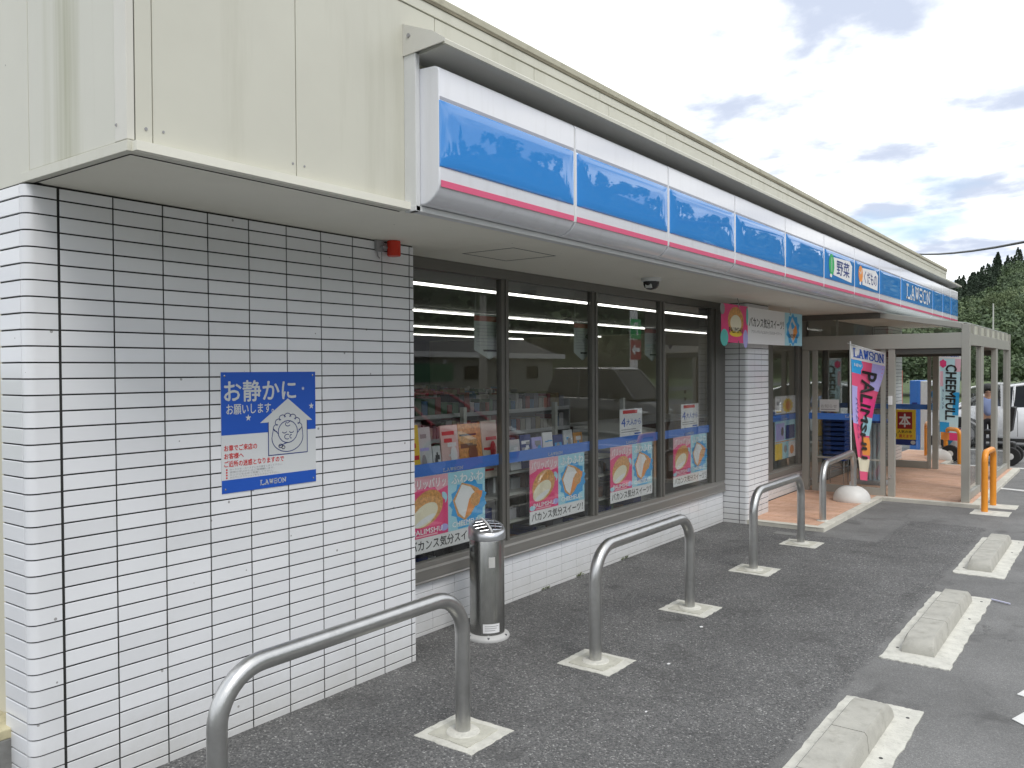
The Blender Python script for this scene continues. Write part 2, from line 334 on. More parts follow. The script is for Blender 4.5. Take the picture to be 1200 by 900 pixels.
class Surf:
    """flat (or bent) print surface. fn(u, v, d) -> 3D point; u right, v up, d out, metres"""
    def __init__(s, fn): s.fn = fn; s.mb = MB(); s.mats = []; s.lay = 0
    def mi(s, m):
        if m not in s.mats: s.mats.append(m)
        return s.mats.index(m)
    def poly(s, pts, m, d): s.mb.face([s.fn(a, b, d) for a, b in pts], s.mi(m))
    def rect(s, u0, v0, u1, v1, m, d, nu=1, nv=1):
        for i in range(nu):
            for j in range(nv):
                a, b = u0 + (u1 - u0) * i / nu, u0 + (u1 - u0) * (i + 1) / nu; c, e_ = v0 + (v1 - v0) * j / nv, v0 + (v1 - v0) * (j + 1) / nv
                s.poly([(a, c), (b, c), (b, e_), (a, e_)], m, d)
    def ell(s, cu, cv, ru, rv, m, d, n=24, wob=0.0, rot=0.0, a0=0, a1=2 * PI):
        pts = []
        for i in range(n):
            a = a0 + (a1 - a0) * i / (n if a1 - a0 > 6.2 else n - 1); k = 1 + wob * (1 if i % 2 else -1)
            x, y = ru * k * math.cos(a), rv * k * math.sin(a); pts.append((cu + x * math.cos(rot) - y * math.sin(rot), cv + x * math.sin(rot) + y * math.cos(rot)))
        s.poly(pts, m, d)
    def line(s, pts, w, m, d, closed=False):
        P = [Vector(p) for p in pts]
        if closed: P.append(P[0])
        for a, b in zip(P[:-1], P[1:]):
            t = b - a
            if t.length < 1e-7: continue
            t.normalize(); n = Vector((-t.y, t.x)) * w / 2; a2 = a - t * w * 0.3; b2 = b + t * w * 0.3
            s.poly([tuple(a2 - n), tuple(b2 - n), tuple(b2 + n), tuple(a2 + n)], m, d)
    def text(s, st, u0, v0, u1, v1, m, d, off=0.02, rot=False):
        if off > 0:         # heavier weight: the plain glyphs laid over each other a hair apart
            e_ = off * 0.55 * ((u1 - u0) if rot else (v1 - v0))
            for k, (a, b) in enumerate(((-e_, 0), (e_, 0), (0, -e_), (0, e_), (0, 0))): s.text(st, u0 + a, v0 + b, u1 + a, v1 + b, m, d + k * .00012, 0, rot)
            return
        vs, fs = text_geo(st, 0.0); i = len(s.mb.v)
        for a, b in vs:
            if rot: uu = u0 + (u1 - u0) * b; vv = v1 - (v1 - v0) * a       # letters turned a quarter clockwise, reading downwards
            else: uu = u0 + (u1 - u0) * a; vv = v0 + (v1 - v0) * b
            s.mb.v.append(tuple(s.fn(uu, vv, d)))
        k = s.mi(m)
        for f in fs: s.mb.f.append(tuple(i + j for j in f)); s.mb.m.append(k)
    def slab(s, u0, v0, u1, v1, m, d, word='LAWSON', th=0.17):
        """slab-serif lettering drawn with strokes"""
        G = {'L': [[(.15, 1), (.15, 0)], [(.15, 0), (.95, 0), (.95, .25)], [(0, 1), (.42, 1)], [(0, 0), (.3, 0)]],
             'A': [[(.12, 0), (.5, 1), (.88, 0)], [(.28, .34), (.72, .34)], [(0, 0), (.3, 0)], [(.7, 0), (1, 0)], [(.3, 1), (.55, 1)]],
             'W': [[(.1, 1), (.3, 0), (.5, .85), (.7, 0), (.9, 1)], [(0, 1), (.28, 1)], [(.4, .9), (.6, .9)], [(.72, 1), (1, 1)]],
             'S': [[(.9, .68), (.9, .88), (.75, 1), (.25, 1), (.1, .85), (.1, .64), (.25, .52), (.75, .48), (.9, .36), (.9, .14), (.75, 0), (.25, 0), (.1, .12), (.1, .32)]],
             'O': [[(.1, .2), (.1, .8), (.28, 1), (.72, 1), (.9, .8), (.9, .2), (.72, 0), (.28, 0), (.1, .2)]],
             'N': [[(.15, 0), (.15, 1), (.85, 0), (.85, 1)], [(0, 0), (.32, 0)], [(0, 1), (.2, 1)], [(.68, 1), (1, 1)]]}
        cw = (u1 - u0) / len(word); H = v1 - v0; t = th * min(H, cw) 
        for i, ch in enumerate(word):
            for k, st in enumerate(G[ch]):
                s.line([(u0 + cw * (i + 0.06 + 0.88 * a), v0 + t / 2 + (H - t) * b) for a, b in st], t if ch not in 'LN' or k < 1 or True else t, m, d)
    def build(s, name, parent=None, **kw): return s.mb.build(name, s.mats, parent, bevel=-1 if not kw else 0, **kw)
def facade(X, Y0, z0):            # faces +X
    return lambda u, v, d: Vector((X + d, Y0 + u, z0 + v))
def facey(Y, X0, z0):             # faces -Y
    return lambda u, v, d: Vector((X0 + u, Y - d, z0 + v))

# ================================================================== GROUND
def ring_ground():
    mb = MB(); mb.face([(-900, -900, -0.012), (900, -900, -0.012), (900, 900, -0.012), (-900, 900, -0.012)])
    return mb.build('ground', mat('rough grass field', (0.07, 0.10, 0.03), 0.9, var=0.4, vscale=0.4), bevel=-1)
tag(ring_ground(), kind='structure')
mb = MB(); mb.box(-14, -14, -0.3, 26, 46, 0.0); lot = mb.build('parking_lot', M_ASPH, bevel=-1); tag(lot, kind='structure')
# road and bank further out
mb = MB(); mb.box(26.3, -60, -0.25, 33, 120, 0.006); tag(mb.build('road', mat('road asphalt', (0.10, 0.10, 0.10), 0.85, var=0.2)), kind='structure')

# step: salmon tiles with a pale concrete kerb
STEP = 0.05
mb = MB()
K = 0.10
mb.box(-0.29, 9.36, -0.2, 0.86 - K, 9.36 + K, STEP); mb.box(0.86 - K, 9.36, -0.2, 0.86, 12.15, STEP)
mb.box(0.86, 12.15 - K, -0.2, 1.92, 12.15, STEP); mb.box(1.92, 12.15 - K, -0.2, 2.02, 16.9, STEP)
mb.box(0.86, 16.8, -0.2, 1.92, 16.9, STEP); mb.box(0.76, 16.9, -0.2, 0.86, 19.4, STEP); mb.box(-.29, 19.4, -.2, .86, 19.5, STEP)
tag(mb.build('kerb', mat('pale kerb concrete', (0.58, 0.56, 0.49), 0.85, var=0.12, vscale=6, bump=0.2, dirt=0.4, dirtcol=(0.25, 0.24, 0.2)), bevel=0.006), kind='structure')
mb = MB(); mb.box(-0.29, 9.46, -0.2, 0.76, 19.4, STEP - 0.006); mb.box(0.76, 12.15, -0.2, 1.92, 16.8, STEP - 0.006)
pave = mb.build('pavement', mat('paving bed', (0.28, 0.22, 0.18), 0.9, var=0.1)); tag(pave, kind='structure')
mb = MB()
def paver(x0, y0, x1, y1):
    y = y0; row = 0
    while y < y1 - 1e-4:
        yy = min(y + 0.1, y1); x = x0 - (0.1 if row % 2 else 0)
        while x < x1 - 1e-4:
            a, b = max(x, x0), min(x + 0.2, x1)
            if b - a > 0.012: mb.box(a + 0.002, y + 0.002, STEP - 0.02, b - 0.002, yy - 0.002, STEP - 0.001 + rnd.uniform(-.0006, .0006), rnd.choice((0, 0, 1, 2)))
            x += 0.2
        y = yy; row += 1
paver(-0.28, 9.46, 0.76, 19.4); paver(0.76, 12.15, 1.92, 16.8)
pt = mb.build('paving_tile', [M_PINKTILE, mat('salmon paving tile paler', (0.65, 0.41, 0.295), 0.7, var=0.1, vscale=2.2, dirt=0.35, dirtcol=(0.33, 0.27, 0.23), dscale=1.3), mat('salmon paving tile darker', (0.59, 0.355, 0.24), 0.7, var=0.1, vscale=2.2, dirt=0.35, dirtcol=(0.33, 0.27, 0.23), dscale=1.3)], pave); tag(pt, kind='stuff')

# painted marks on the asphalt
M_PAINT = mat('worn road paint', (0.68, 0.68, 0.66), 0.7, dirt=0.6, dirtcol=(0.2, 0.2, 0.2), dscale=20)
def mark(pts):
    m_ = MB(); m_.prism([(a, b) for a, b in pts], 0.002, 0.006, 'Z'); tag(m_.build('painted_mark', M_PAINT), kind='structure')
mark([(3.075, 4.91), (3.20, 4.80), (3.23, 4.97), (3.115, 5.04)])
mark([(3.06, 5.30), (3.25, 5.22), (3.25, 5.36), (3.09, 5.41)])
mark([(1.95, 17.2), (6.5, 17.2), (6.5, 17.35), (1.95, 17.35)]); mark([(1.95, 20.6), (6.5, 20.6), (6.5, 20.75), (1.95, 20.75)])
mark([(1.95, 14.2), (2.6, 14.0), (2.6, 14.15), (1.95, 14.35)])

# ================================================================== THE SHOP
shop = thing('convenience_store', 'long white tiled single storey shop with cream fascia and big windows', 'building', (0, 0, 0))
TW, TH = 0.2312, 0.0668
def tile_mesh(w, h, dep=0.008):
    """front faces +X, centred, chamfered rim"""
    c = 0.0016; m_ = MB(); a, b = w / 2, h / 2
    o_ = [(-dep, -a, -b), (-dep, a, -b), (-dep, a, b), (-dep, -a, b)]; r1 = [(-c, -a, -b), (-c, a, -b), (-c, a, b), (-c, -a, b)]; r2 = [(0, -a + c, -b + c), (0, a - c, -b + c), (0, a - c, b - c), (0, -a + c, b - c)]
    m_.v = o_ + r1 + r2
    for k in range(4):
        l = (k + 1) % 4; m_.f += [(k, l, 4 + l, 4 + k), (4 + k, 4 + l, 8 + l, 8 + k)]; m_.m += [0, 0]
    m_.f.append((8, 9, 10, 11)); m_.m.append(0)
    return m_
_tm = {}
def shared_tile(w, h):
    k = (round(w, 3), round(h, 3))
    if k not in _tm:
        m_ = tile_mesh(w, h); me = bpy.data.meshes.new('tile'); me.from_pydata(m_.v, [], m_.f); me.materials.append(M_TILE); me.update(); _tm[k] = me
    return _tm[k]
def corner_mesh(h, flip=False, ln=0.125):
    """L piece: origin at outer corner foot; runs 0.045 back in -X at Y=0 and ln along +Y at X=0"""
    pr = [(-0.0425, 0.0)]; rad = 0.040
    for i in range(9):
        a = -PI / 2 + (PI / 2) * i / 8; pr.append((-rad + rad * math.cos(a), rad + rad * math.sin(a)))
    pr.append((0.0, ln)); m_ = MB(); n = len(pr); inn = [(-0.0425, 0.008)] + [(-rad + (rad - 0.008) * math.cos(-PI / 2 + (PI / 2) * i / 8), rad + (rad - 0.008) * math.sin(-PI / 2 + (PI / 2) * i / 8)) for i in range(9)] + [(-0.008, ln)]
    m_.v = [(x, y, -h / 2) for x, y in pr] + [(x, y, h / 2) for x, y in pr] + [(x, y, -h / 2) for x, y in inn] + [(x, y, h / 2) for x, y in inn]
    for k in range(n - 1):
        m_.f += [(k, k + 1, n + k + 1, n + k), (n + k, n + k + 1, 3 * n + k + 1, 3 * n + k), (k + 1, k, 2 * n + k, 2 * n + k + 1)]; m_.m += [0] * 3
    m_.f += [(0, n, 3 * n, 2 * n), (n - 1, 3 * n - 1, 4 * n - 1, 2 * n - 1)]; m_.m += [0, 0]
    return m_
_cm = {}
def shared_corner(h, ln=0.125):
    k = (round(h, 3), ln)
    if k not in _cm:
        m_ = corner_mesh(h, ln=ln); me = bpy.data.meshes.new('corner_tile'); me.from_pydata(m_.v, [], m_.f); me.materials.append(M_TILE); me.polygons.foreach_set('use_smooth', [True] * len(m_.f)); me.set_sharp_from_angle(angle=R(40)); me.update(); _cm[k] = me
    return _cm[k]
rows = []
z = 0.037 - 0.0668
zj = [-0.03] + [0.037 + TH * i for i in range(38)] + [2.564]
zj = [q for q in zj if q < 2.53] + [2.5605]
rows = [(zj[i] + 0.0033, zj[i + 1] - 0.0033) for i in range(len(zj) - 1)]
# the main tiled wall beside the windows
wall = MB(); wall.prism([(-0.244, 1.5285), (-0.044, 1.5285), (-0.030, 1.532), (-0.013, 1.548), (-0.0055, 1.565), (-0.0045, 1.60), (-0.0045, 3.764), (-0.244, 3.764)], -0.2, 2.5645, 'Z'); main_wall = wall.build('tiled_wall', M_GROUT, shop, bevel=-1)
cols = [1.652 + TW * i for i in range(10)]         # 1.652 .. 3.733
ntile = 0; extra = []                               # (mesh object, matrix) collected for the joined remainder
yj = cols + [3.768]
spots = []
for j in range(len(yj) - 1):
    a, b = yj[j] + (0.007 if j == 0 else 0.0034), yj[j + 1] - (0.0034 if j < len(yj) - 2 else 0.0)
    if j == len(yj) - 2: a += 0.001
    for (c0, c1) in rows: spots.append((math.hypot(a - 0, 3.55) + 0.6 * abs((c0 + c1) / 2 - 1.3), a, b, c0, c1))
spots.sort(key=lambda q: q[0])
big = []
for q in spots:
    _, a, b, c0, c1 = q
    if ntile < 215:
        o = bpy.data.objects.new('tile', shared_tile(b - a, c1 - c0)); COL.objects.link(o); o.parent = main_wall
        o.location = (rnd.uniform(-.0004, .0004), (a + b) / 2, (c0 + c1) / 2); o.rotation_euler = (0, R(rnd.gauss(0, .3)), R(rnd.gauss(0, .3))); ntile += 1
    else: big.append((a, b, c0, c1))
def add_tile(m_, M4, w, h):
    t_ = tile_mesh(w, h); i = len(m_.v); m_.v += [tuple(M4 @ Vector(p)) for p in t_.v]; m_.f += [tuple(i + k for k in f) for f in t_.f]; m_.m += t_.m
def jit(loc, rz=0.0): return Matrix.Translation(loc) @ Matrix.Rotation(rz + R(rnd.gauss(0, .3)), 4, 'Z') @ Matrix.Rotation(R(rnd.gauss(0, .3)), 4, 'Y')
joined = MB()
for a, b, c0, c1 in big: add_tile(joined, jit((0, (a + b) / 2, (c0 + c1) / 2)), b - a, c1 - c0)
# corner pieces and the return face
for (c0, c1) in rows:
    o = bpy.data.objects.new('corner_tile', shared_corner(c1 - c0)); COL.objects.link(o); o.parent = main_wall; o.location = (0, 1.521, (c0 + c1) / 2)
for (c0, c1) in rows:
    o = bpy.data.objects.new('tile', shared_tile(0.193, c1 - c0)); COL.objects.link(o); o.parent = main_wall; o.location = (-0.1445, 1.521, (c0 + c1) / 2); o.rotation_euler = (0, R(rnd.gauss(0, .1)), -PI / 2); ntile += 1
# low wall under the windows
wall = MB(); wall.box(-0.50, 3.764, -0.2, -0.2995, 9.36, 0.36); wall.build('low_wall', M_GROUTL, shop, bevel=-1)
y = 3.79; lows = [(0.002, 0.035)] + [(0.037 + TH * i + 0.0016, 0.037 + TH * (i + 1) - 0.0016) for i in range(5)]
lows = [(0.0, 0.024)] + [(0.026 + TH * i + 0.0014, 0.026 + TH * (i + 1) - 0.0014) for i in range(5)]
nlow = 0
while y < 9.33:
    b = min(y + TW, 9.345)
    for c0, c1 in lows: add_tile(joined, jit((-0.295, (y + b) / 2, (c0 + c1) / 2)), b - y - 0.0028, c1 - c0)
    y += TW
# pillar between the windows
wall = MB(); wall.prism([(-0.50, 9.358), (-0.044, 9.358), (-0.030, 9.361), (-0.013, 9.378), (-0.0055, 9.395), (-0.0045, 9.43), (-0.0045, 10.04), (-0.50, 10.04)], -0.2, 2.5645, 'Z'); pil = wall.build('pillar', M_GROUT, shop, bevel=-1)
for (c0, c1) in rows:
    zc = (c0 + c1) / 2; h = c1 - c0
    add_tile(joined, jit((-0.205, 9.350, zc), -PI / 2), 0.195, h)
    t_ = corner_mesh(h, ln=0.225); i = len(joined.v)
    # front part 0.1 wide: widen by shifting the first vertices
    joined.v += [((x if x > -0.042 else -0.098), y_ + 9.350, z_ + zc) for x, y_, z_ in t_.v]; joined.f += [tuple(i + k for k in f) for f in t_.f]; joined.m += t_.m
    for yc in (9.695, 9.926): add_tile(joined, jit((0, yc, zc)), 0.226, h)
# wall under the second window and beyond the porch
wall = MB(); wall.box(-0.50, 10.04, -0.2, -0.2995, 12.40, 0.33); wall.build('low_wall', M_GROUTL, shop, bevel=-1)
for i in range(11):
    a = 10.05 + i * TW * 0.999; b = min(a + TW, 12.39)
    if b - a < 0.03: continue
    for k in range(4):
        c0 = 0.052 + k * TH; add_tile(joined, jit((-0.295, (a + b) / 2, c0 + TH / 2)), b - a - 0.003, TH - 0.003)
wall = MB(); wall.box(-0.50, 16.3, -0.2, -0.0045, 17.45, 2.62); wall.build('pillar', M_GROUT, shop, bevel=-1)
for (c0, c1) in rows:
    if c0 < 0.0: continue
    for k in range(5): add_tile(joined, jit((0, 16.42 + k * TW, (c0 + c1) / 2)), 0.226, c1 - c0)
    for k in range(2): add_tile(joined, jit((-0.12 - k * TW, 16.295, (c0 + c1) / 2), -PI / 2), 0.226, c1 - c0)
tag(joined.build('tile', M_TILE, shop, bevel=-1), kind='stuff')
# shell: rear, side and inner surfaces
M_SHELL = mat('cream rendered wall', (0.58, 0.55, 0.44), 0.8, var=0.06, vscale=1)
wl = MB(); wl.box(-14, 1.575, -0.2, -0.2465, 1.75, 2.56); wl.build('side_wall', M_SHELL, shop)
wl = MB(); wl.box(-14, 1.75, -0.2, -13.8, 17.45, 3.4); wl.build('rear_wall', M_SHELL, shop)
wl = MB(); wl.box(-13.8, 17.25, -0.2, -0.5, 17.45, 2.62); wl.build('side_wall', M_SHELL, shop)
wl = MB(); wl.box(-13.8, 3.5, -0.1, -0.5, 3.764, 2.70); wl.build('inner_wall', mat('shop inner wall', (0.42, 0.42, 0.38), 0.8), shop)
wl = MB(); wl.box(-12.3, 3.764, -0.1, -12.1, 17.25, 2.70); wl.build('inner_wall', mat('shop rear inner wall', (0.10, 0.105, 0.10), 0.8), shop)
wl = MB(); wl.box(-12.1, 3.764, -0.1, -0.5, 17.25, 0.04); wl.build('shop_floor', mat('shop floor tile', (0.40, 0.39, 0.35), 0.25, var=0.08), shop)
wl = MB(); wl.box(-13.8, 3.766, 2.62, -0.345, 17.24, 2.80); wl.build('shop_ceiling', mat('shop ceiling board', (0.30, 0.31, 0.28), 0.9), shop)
wl = MB(); wl.box(-13.8, 1.56, 3.40, 0.72, 17.46, 3.56); wl.build('roof', mat('grey roofing', (0.25, 0.25, 0.24), 0.9), shop)
wl = MB(); wl.box(-1.6, 1.45, -0.1, -0.192, 1.575, 0.275, 0); wl.build('plinth', M_GREYPLASTER, shop, bevel=0.004)
wl = MB(); wl.box(-1.6, 1.43, 0.275, -0.192, 1.576, 0.318, 0); wl.build('plinth_cap', mat('stained cream cap', (0.52, 0.47, 0.30), 0.8, var=0.2, vscale=12, dirt=0.7, dirtcol=(0.12, 0.10, 0.06)), shop, bevel=0.006)

# soffit boards
for (a, b) in ((1.545, 4.0), (4.003, 8.2), (8.203, 12.4), (12.403, 17.46)):
    wl = MB()
    if a < 4.5 and b > 4.1 and a > 4: pass
    wl.box(-0.295, a, 2.566, 0.80, b, 2.60); wl.build('soffit_panel', M_SOFFIT, shop)
wl = MB(); 
for p in ((0.03, 4.2, 0.45, 4.21), (0.03, 4.67, 0.45, 4.68), (0.03, 4.21, 0.039, 4.67), (0.441, 4.21, 0.45, 4.67)): wl.box(p[0], p[1], 2.5645, p[2], p[3], 2.5655)
wl.build('ceiling_hatch', M_BLACK, shop)
wl = MB(); wl.box(-0.046, 1.536, 2.555, 0.0, 1.60, 2.5655)
# dark shadow joint where tiles meet the soffit
# fascia panels
ZT, ZB = 3.553, 2.6065
def panel(mbx, name, x0, y0, z0, x1, y1, z1, m=M_CREAM): 
    q = MB(); q.box(x0, y0, z0, x1, y1, z1); return q.build(name, m, shop, bevel=0.0025)
ys = [1.6275, 2.263, 3.128]
while ys[-1] < 17.3: ys.append(ys[-1] + 0.862)
ys[-1] = 17.49
for i in range(len(ys) - 1): panel(None, 'fascia_panel', 0.70, ys[i] + 0.002, ZB, 0.76, ys[i + 1] - 0.002, ZT)
M_CREAMS = mat('cream panel with green algae', (0.605, 0.598, 0.52), 0.45, speck=.7, var=0.04, vscale=1.5, dirt=0.5, dirtcol=(0.33, 0.33, 0.19), dscale=1.5, dstretch=(4.5, 1.0, 0.10))
panel(None, 'fascia_panel', 0.018, 1.535, ZB, 0.676, 1.59, ZT, M_CREAMS)
t_ = M_CREAMS.node_tree; p_ = t_.nodes['Principled BSDF']; src = p_.inputs['Base Color'].links[0].from_socket
tc_ = N(t_, 'ShaderNodeTexCoord'); sp_ = N(t_, 'ShaderNodeSeparateXYZ'); t_.links.new(tc_.outputs['Object'], sp_.inputs[0])
gx = M1('SUBTRACT', 1.0, M1('DIVIDE', M1('ABSOLUTE', M1('SUBTRACT', sp_.outputs[0], 0.33, nt=t_), nt=t_), 0.11, nt=t_), nt=t_, clamp=True)
mp_ = N(t_, 'ShaderNodeMapping'); mp_.inputs['Scale'].default_value = (26, 1, .8); t_.links.new(tc_.outputs['Object'], mp_.inputs[0]); nz_ = N(t_, 'ShaderNodeTexNoise', inp={'Scale': 2.0, 'Detail': 5.0}); t_.links.new(mp_.outputs[0], nz_.inputs['Vector'])
fac_ = M1('MULTIPLY', M1('POWER', gx, 0.6, nt=t_), M1('MULTIPLY', nz_.outputs[0], 1.1, nt=t_), nt=t_, clamp=True)
mx_ = N(t_, 'ShaderNodeMix', data_type='RGBA'); t_.links.new(fac_, mx_.inputs[0]); t_.links.new(src, mx_.inputs[6]); mx_.inputs[7].default_value = (0.30, 0.30, 0.17, 1); t_.links.new(mx_.outputs[2], p_.inputs['Base Color'])
for i in range(6): panel(None, 'fascia_panel', 0.014 - 0.9 * (i + 1) + 0.004, 1.535, 2.566, 0.014 - 0.9 * i, 1.59, ZT, M_CREAM)
q = MB(); q.box(0.680, 1.532, ZB + .001, 0.7605, 1.56, ZT - .001); q.build('corner_trim', mat('pale cream trim', (0.64, 0.625, 0.56), .4, var=.04), shop, bevel=0.002)
q = MB(); q.box(0.70, 1.5635, ZB + .001, 0.763, 1.6245, ZT - .001); q.build('corner_trim', M_CREAM, shop, bevel=0.002)
q = MB(); q.box(0.70, 1.545, ZB, 0.757, 1.60, ZT - .01); q.build('corner_seal', M_BLACK, shop)
q = MB(); q.box(0.7265, 1.563, 2.5625, 0.7300, 2.90, 2.5652); q.box(-0.03, 1.5600, 2.5625, 0.73, 1.5632, 2.5652); q.build('joint_seal', M_BLACK, shop)
q = MB()
for p in ((0.7635, 1.60, 2.655), (0.6805 + .012, 1.5315, 2.665)): q.lathe([(0.001, -.003), (0.006, 0), (0.006, 0.002)], p, 10, 0, 'X')
q.build('rivet', GY_, shop)
q = MB()
for y_ in ys[:-1]:
    for dy in (.03, -.03): q.lathe([(0.001, -.002), (0.005, 0), (0.005, 0.0015)], (0.7605, y_ + dy + .01, 2.66), 8, 0, 'X')
q.build('rivet', GY_, shop)
# bottom edging of the box
q = MB(); q.box(-0.045, 1.528, 2.565, 0.768, 1.56, 2.6035); q.build('edge_trim', M_CREAM, shop, bevel=0.002)
q = MB(); q.box(0.73, 1.5605, 2.565, 0.769, 2.903, 2.6035); q.build('edge_trim', M_CREAM, shop, bevel=0.002)
q = MB(); q.box(0.78, 2.903, 2.556, 0.835, 17.49, 2.5835); q.build('edge_trim', M_TRIM, shop, bevel=0.003)
q = MB(); q.box(0.7605, 2.905, 2.556, 0.835, 2.935, 3.30); q.build('end_angle', M_TRIM, shop, bevel=0.002)
# coping
for i in range(5):
    q = MB(); q.box(0.60, 1.53 + 3.2 * i, 3.556, 0.766, min(1.53 + 3.2 * (i + 1) - .004, 17.495), 3.608); q.build('parapet_band', M_CREAM, shop, bevel=0.002)
q = MB(); q.box(0.60, 1.51, 3.6085, 0.772, 17.50, 3.6225); q.build('coping', mat('grimy drip edge', (.20, .18, .13), .8, var=.3, vscale=6), shop)
q = MB(); q.box(0.60, 1.49, 3.6225, 0.775, 17.515, 3.664); q.build('coping', M_CREAMD, shop, bevel=0.006)
q = MB(); q.box(-5.4, 1.50, 3.603, 0.598, 1.60, 3.664); q.build('coping', M_CREAMD, shop, bevel=0.004)
# weather visor over the sign
prof = [(0.7605, 3.447), (0.94, 3.372), (1.018, 3.322), (1.018, 3.302), (1.006, 3.302), (1.004, 3.316), (0.93, 3.36), (0.7605, 3.432)]
q = MB(); q.prism(prof, 2.906, 17.50, 'Y'); q.build('rain_visor', M_CREAM, shop)
q = MB(); q.prism([(0.7605, 3.288), (0.7605, 3.428), (0.93, 3.354), (1.003, 3.312), (1.003, 3.308)], 2.93, 17.47, 'Y'); q.build('visor_underside', M_VIS, shop)
q = MB(); q.prism([(0.7605, 3.296), (0.7605, 3.449), (0.95, 3.372), (1.021, 3.325), (1.019, 3.308)], 2.898, 2.9055, 'Y'); q.build('visor_end_plate', mat('pale grey end plate', (0.62, 0.61, 0.56), 0.45, var=0.05), shop)
q = MB(); q.lathe([(0.010, 0), (0.010, 0.004)], (0.80, 2.893, 3.385), 12, 0, 'Y'); q.build('rivet', GY_, shop)

# ---- windows
XG = -0.31
F1 = []   # frame pieces
def bar(name, x0, y0, z0, x1, y1, z1, m=M_ALU, bev=0.002): 
    q_ = MB(); q_.box(x0, y0, z0, x1, y1, z1); return q_.build(name, m, shop, bevel=bev)
bar('window_header', -0.34, 3.766, 2.49, -0.27, 9.345, 2.565)
q = MB(); q.prism([(-0.34, 0.365), (-0.262, 0.365), (-0.262, 0.372), (-0.268, 0.380), (-0.268, 0.45), (-0.279, 0.462), (-0.279, 0.496), (-0.34, 0.496)], 3.766, 9.345, 'Y'); q.build('window_sill', M_ALUL, shop, bevel=0.0015)
for yc in (5.083, 6.412, 7.744):
    bar('mullion', -0.335, yc - 0.048, 0.497, -0.283, yc + 0.040, 2.489)
    bar('mullion_rib', -0.2825, yc - 0.006, 0.497, -0.272, yc + 0.028, 2.489)
    bar('latch_pin', -0.271, yc + 0.03, 2.13, -0.266, yc + 0.036, 2.16, M_STEELL, 0)
bar('mullion', -0.335, 8.985, 0.497, -0.283, 9.07, 2.489); bar('mullion', -0.335, 9.075, 0.497, -0.270, 9.345, 2.489)
bar('mullion', -0.335, 3.766, 0.497, -0.283, 3.83, 2.489)
for a, b in ((3.83, 5.033), (5.125, 6.362), (6.454, 7.694), (7.786, 8.983)):
    q = MB(); q.box(XG - 0.003, a, 0.497, XG + 0.003, b, 2.489); q.build('window_pane', GLASS, shop, bevel=-1)
def gp(Y, z, X): k = (3.55 - X) / 3.83; return Y * k, 1.8 + (z - 1.8) * k
# second window
bar('window_header', -0.34, 10.045, 2.49, -0.27, 12.44, 2.565)
q = MB(); q.prism([(-0.34, 0.335), (-0.262, 0.335), (-0.262, 0.40), (-0.279, 0.412), (-0.279, 0.43), (-0.34, 0.43)], 10.045, 12.44, 'Y'); q.build('window_sill', M_ALUL, shop, bevel=0.0015)
for a, b in ((10.74, 10.98), (12.05, 12.18), (12.20, 12.43)): bar('mullion', -0.335, a, 0.431, -0.275, b, 2.489)
bar('mullion', -0.33, 10.985, 0.431, -0.29, 11.04, 2.489)
q = MB(); q.box(XG - 0.003, 11.041, 0.431, XG + 0.003, 12.049, 2.489); q.build('window_pane', GLASS, shop, bevel=-1)
q = MB(); q.box(XG - 0.003, 10.045, 0.431, XG + 0.003, 10.739, 2.489); q.build('window_pane', GLASS, shop, bevel=-1)
# entrance front inside the porch
bar('door_header', -0.36, 12.44, 2.15, -0.25, 16.29, 2.565)
for a, b in ((12.44, 12.55), (13.45, 13.52), (14.95, 15.02), (16.18, 16.29)): bar('mullion', -0.34, a, 0.045, -0.26, b, 2.149)
for a, b in ((12.551, 13.449), (13.521, 14.949), (15.021, 16.179)):
    q = MB(); q.box(XG - 0.003, a, 0.14, XG + 0.003, b, 2.149); q.build('door_pane', GLASS, shop, bevel=-1)
    bar('door_rail', -0.33, a, 0.045, -0.275, b, 0.139)
# blue band across the glass (printed film on the inner face)
M_BAND = mat('blue film band', (0.07, 0.21, 0.64), 0.4, var=0.06, vscale=40, stretch=(1, .1, 3))
XB = XG - 0.006
for a, b in ((3.83, 5.033), (5.125, 6.362), (6.454, 7.694), (7.786, 8.983), (11.041, 12.049), (10.045, 10.739), (12.551, 13.449), (15.021, 16.179)):
    S = Surf(facade(XB, 0, 0)); S.rect(a, 1.078, b, 1.163, M_BAND, 0)
    mid = (a + b) / 2 + 0.07
    S.slab(mid - 0.11, 1.088, mid + 0.11, 1.112, LG_, 0.0006, th=0.2)
    S.build('blue_band', shop)

